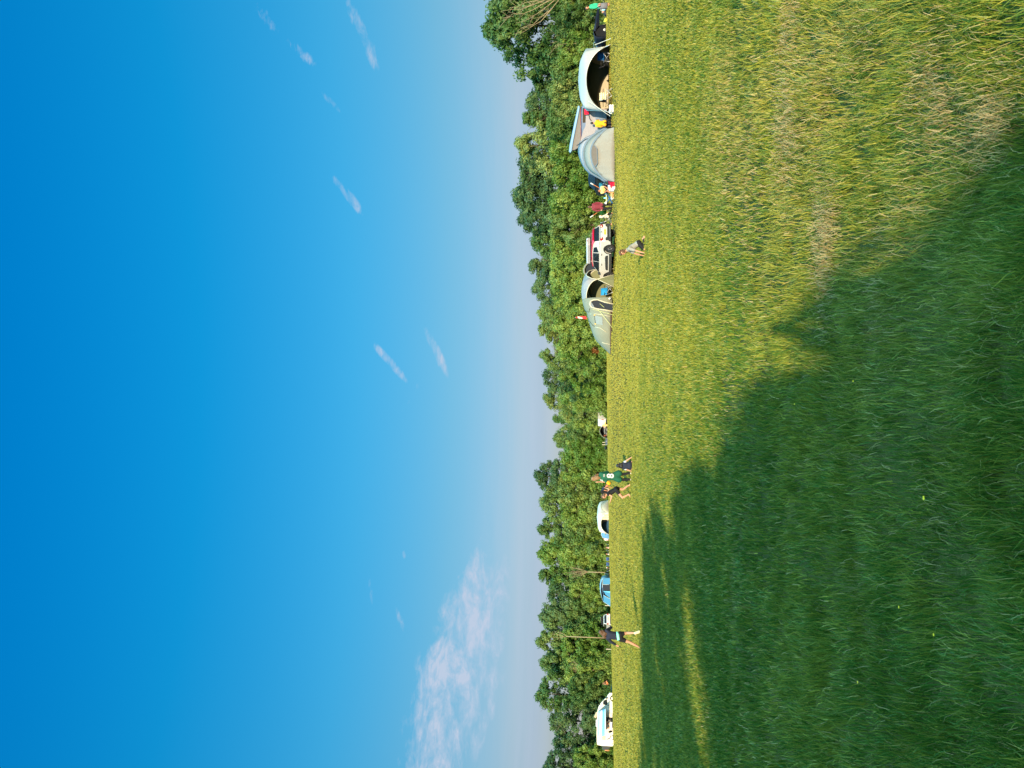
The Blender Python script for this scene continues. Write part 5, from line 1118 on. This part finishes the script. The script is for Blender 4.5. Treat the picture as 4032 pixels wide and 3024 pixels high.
o = MB().cap(p(350,1388,.4), .07, p(415,1388,.4), .08, 12).build('orange_bundle', cloth('rust', (.55,.20,.10)), None, True); o.location = p.loc; o.rotation_euler.z = R(20); tag(o, 'rust orange bundle tied behind the dark cover on the motorhome', 'bundle')
tb = thing('camping_table', 'white camping table in front of the motorhome door under its awning', 'table', at(2421, 2855, 102.6), 0)
MB().box((0,0,.70),(1.0,.6,.03)).build('table_top', WHITE, tb); MB().prism([(-.5,.40),(-.5,.685),(.5,.685),(.5,.40)], -.31,-.29).build('table_cloth', C_WHITE, tb)
for a in (-.45,.45):
    for b in (-.25,.25): MB().tube([(a,b,0),(a*.9,b,.69)], .015, 6).build('leg', METAL, tb, True)
camp_chair('charcoal folding chair under the motorhome awning left of the white table', at(2421, 2874, 103.2), R(90), CHARC)
camp_chair('pale folding chair under the motorhome awning behind the white table', at(2421, 2846, 104.0), R(-90), cloth('cream_chair',(.6,.52,.42)))
o = MB().grid([[(x, y, (.42*(1-abs(x)/1.15)**.6 if abs(x) < 1.15 else 0)*1.25*math.cos(y*.5)) for x in np.linspace(-1.15,1.15,15)] for y in (-1.0,-.3,.4,1.0)]).build('tarpaulin', cloth('dark_green_tarp', (.012,.035,.028)), None, True, .02); o.location = at(2418, 2715, 116); tag(o, 'dark green tarpaulin heap in front of the motorhome', 'tarpaulin')

# ------------------------------------------------------------------ white dome with blue walls and its blue neighbour
p = Pix(ZW, (715,740), 125.0); BLUET = cloth('tent_blue', (.03,.11,.26)); BLUE2 = cloth('tent_blue_pale', (.09,.22,.40))
L0 = at(2408, 2036, 127.0)
t = shelter('event_shelter', 'white arched event shelter with blue walls standing left of the green jersey', L0, R(-23), 4.4, 2.35, cloth('dome_white', (.50,.48,.43)), .30, 1.68, [(2,BLUET),(1,cloth('cream_curtain', (.46,.40,.30))),(3,BLUE2)], mat('green_trim',(.20,.24,.17),.6))
dr = MB().grid([[(x, -1.95+.05*math.sin(x*14), z*(1-.35*max(0,(.9-x))/.9*(1-z/1.6))+.0) for x in np.linspace(.75,1.95,14)] for z in (0.05,.55,1.1,1.62)]); dr.build('curtain', cloth('cream_curtain', (.46,.40,.30)), t, True, .012)
camp_chair('dark folding chair inside the right side of the white dome with blue walls', at(2408, 2006, 126.6), R(30), NAVYF)
p = Pix(ZW, (718,1330), 128.0)
t = thing('dome_tent', 'small blue dome tent pressed against the left side of the white dome', 'tent', p.loc, 0); rows = []
pr = [(718,1180),(480,1190),(400,1240),(390,1300),(440,1390),(560,1420),(718,1430)]
for y, s in ((0,1),(.8,.98),(1.8,.8),(2.4,.3)): rows.append([(v.x, y, v.z*s) for v in (p(a,b) for a,b in pr)])
rows.insert(0, [(v.x*.6, -.5, v.z*.25) for v in (p(a,b) for a,b in pr)])
MB().grid(rows).build('flysheet', BLUE2, t, True, .012); MB().tube([p(a,b,-.02) for a,b in pr], .03, 6).build('pole', cloth('pale_piping',(.5,.6,.66)), t, True)
MB().prism(p.poly([(700,1230),(500,1240),(540,1330),(700,1330)]), -.30, -.27).build('door_panel', cloth('olive_mesh',(.10,.12,.09)), t)

# ------------------------------------------------------------------ blue frame tent
p = Pix(ZB, (835,740), 138.5); BT = cloth('azure', (.045,.19,.36)); BT2 = cloth('azure_light', (.10,.38,.60)); PIPE = cloth('pale_piping',(.5,.6,.66))
t = thing('frame_tent', 'blue frame tent with a dark open doorway and pale piping', 'tent', p.loc, 0)
top = [(770,165),(450,195),(400,330),(375,470),(365,640),(390,850),(425,980),(470,1130),(770,1325)]
rows = []
for y, s in ((0,1.0),(.05,1.02),(1.2,1.08),(2.4,1.0),(3.0,.55)): rows.append([(v.x*(1 if y < 2 else .95), y, max(.22, v.z*s)) for v in (p(a,b) for a,b in top)])
MB().grid(rows).build('flysheet', cloth('azure_roof',(.20,.33,.43)), t, True, .012)
MB().prism(p.poly([(770,165),(455,200),(445,425),(770,425)]), -.03, .0).build('front_wall', BT, t)
MB().prism(p.poly([(800,425),(452,428),(400,330),(385,480),(410,700),(800,690)]), .04, .08).build('doorway', cloth('interior_shade', (.02,.025,.035)), t)  # dark sheet stands in for the shaded inside of the tent
MB().prism(p.poly([(478,690),(480,710),(780,765),(838,740),(830,690)]), -.30, -.26).build('door_flap', BT2, t)
MB().prism(p.poly([(480,705),(560,850),(760,1000),(775,780)]), -.03, .0).build('front_wall', BT, t)
MB().prism(p.poly([(470,860),(480,1140),(765,1320),(770,1020),(640,960)]), -.06, -.035).build('end_wall', BT, t)
MB().prism(p.poly([(400,480),(420,640),(470,870),(490,860),(470,700),(455,480)]), -.02, .02).build('roof_band', cloth('navy_band',(.03,.07,.14)), t)
for seg in ([(450,200),(450,428)],[(445,428),(440,560)],[(775,170),(765,425)],[(450,430),(430,440),(690,435)],[(478,862),(640,960),(775,1020)],[(470,1130),(770,1325)],[(770,800),(775,1320)],[(765,800),(780,1020)]):
    MB().tube([p(a,b,-.075) for a,b in seg], .026, 5).build('piping', PIPE, t)
MB().prism(p.poly([(780,165),(835,165),(835,425),(770,425)]), .01, .03).build('mud_skirt', cloth('dark_skirt',(.05,.035,.03)), t); MB().prism(p.poly([(775,790),(835,790),(850,1330),(775,1320)]), .01, .03).build('mud_skirt', cloth('dark_skirt',(.05,.035,.03)), t)
for zy in (295, 905): MB().box(p(803,zy,-.04), (.30,.05,.16)).build('ground_vent', C_WHITE, t, bevel=.02)

# ------------------------------------------------------------------ green family tent: front dome and tunnel
OLIVE = cloth('olive_panel', (.15,.155,.085)); GTENT = cloth('pale_olive', (.175,.182,.142)); DOME = cloth('dome_grey', (.23,.23,.245)); CREAM = cloth('cream_trim', (.50,.46,.34)); BROWN = cloth('brown_skirt',(.045,.022,.018)); DKPIPE = cloth('dark_green_piping',(.025,.035,.025))
p = Pix(ZGT, (1175,950), 54.6)
t = shelter('family_tent', 'pale green family tent with grey domed porch and long tunnel body beside the white car', (p.loc[0]-.25, p.loc[1]+1.0, p.loc[2]), R(-24), 3.0, 2.30, DOME, 1.15, 1.92, [(2,OLIVE)], POLE, legw=.75, legmat=OLIVE, trim=CREAM)
fam = t; fo = Vector(t.location)
q = Pix(ZTL, (1105,700), 54.0); inv = Matrix.Rotation(R(24), 4, 'Z'); off = Vector(q.loc) - fo
def loc2(v): return inv @ (Vector(v) + off)
line = [(300,-40),(335,120),(365,230),(430,330),(450,440),(500,620),(545,760),(590,900),(660,1050),(700,1110),(830,1250),(1000,1400),(1085,1480)]
st = [q(a,b) for a, b in line]
def hoop(x, H, hw, n=20, p_=2.5): 
    out = []
    for k in range(n+1):
        a = PI*k/n; cy = -math.cos(a); sz = math.sin(a); out.append(Vector((x, .9 + hw*math.copysign(abs(cy)**(2/p_), cy), H*abs(sz)**(2/p_))))
    return out
xs_ = [v.x for v in st]; zs_ = [v.z for v in st]
def Hx(x): return float(np.interp(x, xs_[::-1], zs_[::-1]))
def hwx(x): return float(np.interp(x, [xs_[-1], xs_[-1]+.5, xs_[-1]+1.4, xs_[0]], [.25, .8, 1.35, 1.5]))
hs_ = []
for k in range(30): x = xs_[0] + (xs_[-1]-xs_[0])*k/29; hs_.append([loc2(v) for v in hoop(x, Hx(x), hwx(x))])
MB().grid(hs_).build('tunnel_flysheet', GTENT, fam, True, .012)
def front_y(x, z, o=.02): H = Hx(x); f = max(0.0, 1-(min(z/H,.999))**2.5)**(1/2.5); return .9 - hwx(x)*f - o
def onfront(zx, zy, o=.02): v = q(zx, zy); return loc2((v.x, front_y(v.x, v.z, o), v.z))
sk = [[onfront(1062, zy, .03) for zy in range(340,1481,60)], [onfront(1105, zy, .05) for zy in range(340,1481,60)]]
MB().grid(sk).build('mud_skirt', BROWN, fam, False, .015)
w0 = [(640,432),(648,480),(655,560),(668,660)]; w1 = [(850,490),(855,560),(858,640),(865,702)]
MB().grid([[onfront(a,b,.03) for a,b in w0], [onfront((a+c)/2,(b+d)/2,.03) for (a,b),(c,d) in zip(w0,w1)], [onfront(a,b,.03) for a,b in w1]]).build('window', cloth('grey_curtain',(.19,.22,.22)), fam, False, .012)
for seg, m_ in (([(640,432),(655,560),(668,660)], DKPIPE), ([(350,180),(420,300),(490,330),(510,240)], DKPIPE), ([(450,445),(520,590),(590,690),(640,730)], DKPIPE), ([(510,380),(700,400),(900,440),(1060,480)], CREAM), ([(640,740),(800,780),(960,900)], CREAM), ([(700,1110),(860,1165),(1050,1215)], CREAM), ([(560,330),(640,600),(1000,860)], None)):
    if m_: MB().tube([onfront(a,b,.035) for a,b in seg], .020, 5).build('seam_piping', m_, fam, True)
for zx, zy in ((640,425),(662,660)): MB().box(onfront(zx,zy,.05), (.07,.04,.09)).build('toggle', cloth('amber_tab',(.7,.40,.08)), fam)
GUY = mat('yellow_guy', (.62,.60,.22), .8)
for a, b, y1 in (((570,10),(1140,840),-1.5),((590,265),(1160,470),-1.3),((700,60),(900,250),-1.0)):
    v = q(*b); MB().tube([onfront(a[0],max(a[1],60),.03), loc2((v.x, y1, v.z-.0))], .010, 5).build('guy_line', GUY, fam)
# side porch arch where the dome meets the tunnel
MB().prism([(0,0),(.0,0),(.0,0)], 0, 0) if False else None
ar = [(1140,345),(900,300),(700,270),(560,225),(510,150),(525,70),(600,30),(720,22),(900,90),(1140,145)]
MB().tube([loc2(q(a,b,-.75)) for a,b in ar], .045, 8).build('side_arch', CREAM, fam, True)
MB().add([loc2(q(a,b,-.70)) for a,b in ar], [tuple(range(len(ar)))]).build('side_doorway', cloth('interior_shade', (.02,.025,.035)), fam, False, .02)  # arch filled with a sheet coloured as the shade inside
MB().add([loc2(q(a,b,-.78)) for a,b in [(540,75),(590,150),(650,260),(560,220),(520,150)]], [(0,1,2,3,4)]).build('side_window', cloth('grey_mesh',(.16,.19,.22)), fam, False, .02)
MB().prism([(0,0)]*3, 0, 0) if False else None
lp = loc2(q(1110,60,-.84)); patch = [(1090,-25),(1050,-10),(1045,15),(1070,32),(1105,10)]
MB().add([loc2(q(a-40,b,-1.02)) for a,b in patch], [tuple(range(5))]).build('patch', C_WHITE, fam, False, .02)
camp_chair('bright blue folding chair inside the domed porch of the pale green tent', at(2416, 1142, 55.3), R(15), cloth('bright_blue',(.02,.26,.58)))
camp_chair('dusty pink folding chair in the side doorway of the pale green tent', at(2412, 1197, 54.3), R(60), cloth('dusty_pink',(.36,.27,.23)), CHAIR_DARK)
# second tent peak behind
pp = Pix(ZGT, (1100,400), 58.5); t = thing('dome_tent', 'olive tent end peeping out behind the roof of the white car', 'tent', pp.loc, 0); rows = []
pr = [(1090,180),(700,190),(540,200),(420,250),(330,340),(290,440),(300,540),(340,600),(600,680),(1090,720)]
for y, s in ((0,1),(.25,1.0),(1.5,.9),(2.2,.4)): rows.append([(v.x, y, v.z*s) for v in (pp(a,b) for a,b in pr)])
MB().grid(rows).build('flysheet', OLIVE, t, True, .012); MB().tube([pp(a,b,-.03) for a,b in pr[1:9]], .07, 8).build('roof_edge', GTENT, t, True)
MB().add([pp(a*.93+75,b*.93+25,.12) for a,b in pr], [tuple(range(len(pr)))]).build('doorway', cloth('interior_shade', (.02,.025,.035)), t, False, .02)  # opening is a dark sheet, interior shade painted as its colour
# flag
p = Pix(ZTL, (1105,480), 57.5); t = thing('flag', 'red and white furled flag on a pole behind the pale green tent', 'flag', p.loc, 0)
MB().tube([(0,0,0), p(140,478)], .018, 6).build('pole', METAL, t, True)
RF = cloth('flag_red', (.55,.035,.04))
for m_, pl in ((RF,[(150,474),(205,455),(222,500),(180,492)]),(C_WHITE,[(205,455),(225,450),(320,462),(350,500),(335,515),(230,500)]),(RF,[(225,448),(330,442),(440,445),(452,525),(350,518),(345,490),(300,470),(260,458)])):
    b = MB().prism(p.poly(pl), -.03-.01*len(pl)%3, .02); b.build('flag_cloth', m_, t, False)

# ------------------------------------------------------------------ camp clutter between awning and car
camp_chair('teal folding chair behind the left end of the grey awning', at(2405, 722, 59.5), R(20), cloth('teal',(.02,.15,.22)))
camp_chair('charcoal camp chair holding the person in the cream hood', at(2408, 862, 57.7), R(90), CHARC)
camp_chair('moss green camp chair between the maroon hoodie and the cream hood', at(2408, 836, 58.4), R(-10), cloth('moss',(.07,.14,.02)))
camp_chair('low navy chair under the man in the lemon T-shirt', at(2409, 745, 56.4), R(-70), NAVYF, hb=.75)
for label, zb, zt_ in (('orange garden torch with white head leaning right beside the lemon T-shirt',(640,455),(365,290)),('orange garden torch with white head leaning left beside the maroon hoodie',(640,1115),(350,1310))):
    p = Pix(ZD, (990, zb[1]), 57.6); t = thing('garden_torch', label, 'torch', p.loc, 0, 'garden torches beside the camp furniture')
    a, b = p(*zb), p(*zt_); m_ = a.lerp(b,.68); MB().tube([a + (a-b)*(.0), m_], .022, 7).build('pole', cloth('orange_pole',(.55,.17,.05)), t, True); MB().tube([m_, b], [.045,.045], 8).build('head', C_WHITE, t, True); MB().tube([(a.x,0,0), a], .018, 6).build('stake', cloth('orange_pole',(.55,.17,.05)), t, True)
p = Pix(ZD, (985,760), 56.8); t = thing('camping_table', 'low blue-legged camping table crowded with things beside the maroon hoodie', 'table', p.loc, 0)
MB().box((0,0,.46),(.95,.55,.03)).build('table_top', C_WHITE, t)
for a in (-.42,.42):
    for b in (-.22,.22): MB().tube([(a,b,0),(-a*.9,b,.45)], .02, 6).build('leg', BLUE, t, True)
def jar(label, cat, m, x, z=.475, r=.05, h=.14, name='bottle'):
    o = MB().lathe([(0,0),(r,0),(r,h*.6),(r*.4,h*.8),(r*.4,h),(0,h)], 12).build(name, m, None, True); o.location = Vector(p.loc) + V(x, -.05, z); tag(o, label, cat)
jar('white bottle at the right end of the low blue-legged table', 'bottle', C_WHITE, .32); jar('pale blue bottle in the middle of the low blue-legged table', 'bottle', cloth('sky_blue',(.25,.55,.70)), .02, h=.22); jar('squat cream pot at the left end of the low blue-legged table', 'pot', C_WHITE, -.34, r=.10, h=.13, name='pot')
sack('white_sack', 'bulging white sack lying beside the man in the lemon T-shirt', 'sack', at(2406,738,55.6), (.75,.5,.42), cloth('sack_white',(.72,.66,.60)), 5)
sack('red_bag', 'bright red bag at the left foot of the grey awning', 'bag', at(2413,729,55.0), (.50,.4,.36), cloth('red',(.55,.01,.04)), 6)
t = thing('cool_box', 'dark red and navy cool box under the left end of the grey awning', 'cool box', at(2414,714,55.2), 0); MB().box((0,0,.22),(.42,.4,.44)).build('box', cloth('wine',(.16,.01,.03)), t, bevel=.03); MB().box((0,0,.47),(.44,.42,.07)).build('lid', NAVYF, t, bevel=.02)
o = MB().lathe([(.05,-.1),(.11,-.1),(.11,.1),(.05,.1)], 18, 'y').build('paper_roll', C_WHITE, None, True); o.location = Vector(at(2412,780,55.8)) + V(0,0,.11); tag(o, 'white paper roll lying on the grass in front of the low table', 'paper roll')
sack('tan_blanket', 'crumpled tan blanket on the grass under the low camping table', 'blanket', at(2411,766,55.9), (.9,.5,.26), cloth('tan',(.42,.25,.10)), 8)
sack('water_can', 'small pale container on the grass by the red bag', 'container', at(2417,741,54.4), (.26,.22,.24), C_WHITE, 12)

# ------------------------------------------------------------------ open awning beside the silver van, barbecue, far chairs
p = Pix(ZV, (485,960), 138.5)
t = thing('awning_tent', 'small grey awning with an arched dark opening attached beside the white van', 'tent', p.loc, 0); rows = []
pr = [(485,790),(360,800),(290,840),(250,900),(240,970),(270,1050),(330,1110),(390,1140),(485,1145)]
PR = smoothpts(resample([p(a,b) for a,b in pr], 22), 1)
for y, s in ((0,1),(1.0,1.02),(2.4,1.0)): MB(); rows.append([V(v.x, y, v.z*s) for v in PR])
MB().grid(rows).build('flysheet', cloth('awning_grey',(.30,.32,.33)), t, True, .012); MB().add([V(v.x, 2.38, v.z) for v in PR], [tuple(range(22))]).build('back_wall', cloth('interior_shade', (.02,.025,.035)), t, False, .012)  # back wall coloured dark to stand for the shade inside
MB().tube(PR, .05, 6).build('arch_pole', cloth('pale_olive', (.175,.182,.142)), t, True); MB().prism(p.poly([(470,768),(330,775),(300,800),(350,825),(470,815)]), -.10, -.06).build('rolled_door', cloth('mustard',(.55,.42,.16)), t)
tb = thing('camping_table', 'white camping table inside the small grey awning beside the white van', 'table', at(2399, 1698, 138.2), 0); MB().box((0,0,.72),(.95,.6,.03)).build('table_top', WHITE, tb)
for a in (-.42,.42): MB().tube([(a,0,0),(a,0,.71)], .02, 6).build('leg', METAL, tb, True)
camp_chair('cream chair in the small grey awning right of its white table', at(2399, 1691, 139.2), R(-60), cloth('cream_chair',(.6,.52,.42)))
camp_chair('red-brown chair in the small grey awning left of its white table', at(2399, 1709, 139.2), R(60), cloth('brick',(.35,.12,.08)))
t = thing('windbreak', 'dark blue windbreak panel between the small grey awning and the kettle barbecue', 'windbreak', at(2400, 1738, 139.0), 0)
MB().box((0,0,.32),(1.22,.03,.60)).build('panel', cloth('windbreak_blue',(.05,.07,.11)), t)
for a in (-.61,0,.61): MB().tube([(a,-.03,0),(a,-.03,.68)], .022, 6).build('post', METAL, t, True)
t = thing('kettle_barbecue', 'round black kettle barbecue standing on the far edge of the field', 'barbecue', at(2400, 1763, 138.5), 0)
MB().lathe([(0,.30),(.18,.33),(.30,.45),(.31,.55)], 20).build('bowl', mat('enamel_black',(.01,.01,.011),.15), t, True); MB().lathe([(.315,.55),(.28,.68),(.16,.77),(0,.80)], 20).build('lid', mat('enamel_black',(.01,.01,.011),.15), t, True)
for k in range(3): a = k*2.1; MB().tube([(.15*math.cos(a),.15*math.sin(a),.35),(.28*math.cos(a),.28*math.sin(a),0)], .018, 6).build('leg', METAL, t, True)
MB().box((0,-.25,.10),(.28,.2,.20)).build('ash_tray', C_WHITE, t)
camp_chair('dark chair of the fair-haired person at the right end of the far row', at(2409, 2150, 131.4), R(-75), NAVYF)
camp_chair('black chair of the red-haired person in the middle of the far row', at(2409, 2174, 131.4), R(-75), CHARC)
camp_chair('empty blue chair right of a gap in the far row, next to the red-haired person', at(2409, 2202, 131.4), R(10), cloth('denim',(.03,.06,.16)))
camp_chair('empty blue chair next to the man in the white cap', at(2409, 2222, 131.4), R(10), cloth('denim',(.03,.06,.16)))
camp_chair('chair of the man in the white cap at the left end of the far row', at(2409, 2240, 131.2), R(75), C_BLACK)
t = thing('folded_windbreak', 'dark folded sheet leaning beside the blue frame tent', 'windbreak', at(2410, 2262, 134), R(20)); MB().prism([(-.5,0),(-.35,.55),(.15,.62),(.5,.1),(.5,0)], -.1,.1).build('sheet', C_BLACK, t, bevel=.04)
# tall fence posts along the rough grass
for label, Y, X0, d, h in [('pale fence post nearest the right edge behind the green-topped woman',5,2340,72,1.3),('pale fence post above the sitting person near the navy tent',53,2341,72,1.25),
    ('slim fence post just left of the green tent, under the rusty twigs',1369,2372,115,1.3),('broad white fence post left of the green tent',1402,2369,118,1.5),('fence post second to the left of the green tent after the white one',1427,2372,121,1.35),('fence post midway between the green tent and the white van',1483,2372,128,1.3),
    ('thin fence post right of the white van',1536,2374,136,1.2),('pair of crossed stakes beside the bonnet of the white van',1592,2375,145,1.3),('fence post right of the kettle barbecue, near the windbreak',1742,2380,145,1.2),('fence post beside the kettle barbecue on its right',1751,2379,145,1.25),
    ('fence post above the empty blue chair in the far row',2201,2384,143,1.4),('broad pale fence post between the far row and the blue tent',2259,2384,143,1.4),('fence post at the left end of the blue tent',2384,2386,143,1.4),('fence post behind the girl with the turquoise waistband, on her left',2556,2392,138,1.3)]:
    d = float(edge_y(wx(Y, d, X0)))+.35; x = wx(Y, d, X0); z = gz(x, d); t = thing('fence_post', label, 'post', (x, d, z), R(7), 'fence posts along the hedge'); top = max(h, wz(X0, d)-z)
    wdt = .17 if 'broad' in label else .10
    MB().prism([(-wdt/2,-.2),(-wdt/2,top-.04),(0,top),(wdt/2,top-.04),(wdt/2,-.2)], -wdt/2, wdt/2).build('post', WOODPOST, t)
    if 'crossed' in label: MB().tube([(-.5,0,.1),(.35,0,top*.95)], .045, 6).build('brace', WOODPOST, t, True)
t = thing('dead_shrub', 'rusty brown dead shrub at the low end of the green tent', 'bush', at(2380,1375,112), 0, ); C_ = [(random.uniform(-.5,.5), random.uniform(-.3,.3), random.uniform(.5,2.2)) for k in range(9)]
cr = leaves('crown', C_, [.35]*9, 60, .22); link('crown', cr, leaf_mat('dead_leaves', (.16,.06,.015), (.30,.13,.04)), t, False); MB().tube([(0,0,0),(.1,0,1.0),(-.1,0,2.4)], [.06,.04,.015], 6).build('trunk', BARK, t, True)
# buttercups
for k, (X, Y, l) in enumerate([(3377,1501,'buttercup deep in the shade in line with the pointed shadow'),(3142,1591,'tiny buttercup near the shadow edge'),(3660,1961,'largest buttercup, a pair of blooms in the shaded grass'),(3560,2391,'buttercup low in the shade towards the left'),(3395,2687,'buttercup in the left shade, upper one'),(3700,2500,'buttercup in the left shade nearest the camera'),(2940,460,'single buttercup in the sunny grass on the right')]):
    x, y = ground_hit(X, Y, .10); t = thing('buttercup', l, 'flower', (x, y, gz(x, y)), k, 'buttercups in the grass'); r = .0045 if k != 2 else .0065
    MB().tube([(0,0,0),(.01,0,.07),(.0,0,.115)], .0022, 5).build('stem', GRASS, t, True); f = MB()
    for j in range(5): a = 2*PI*j/5; f.ball((math.cos(a)*r*.8, math.sin(a)*r*.8, .122), (r*.65,r*.65,r*.3), 7, 5)
    f.build('bloom', mat('buttercup_yellow', (.85,.52,.01), .4), t, True)
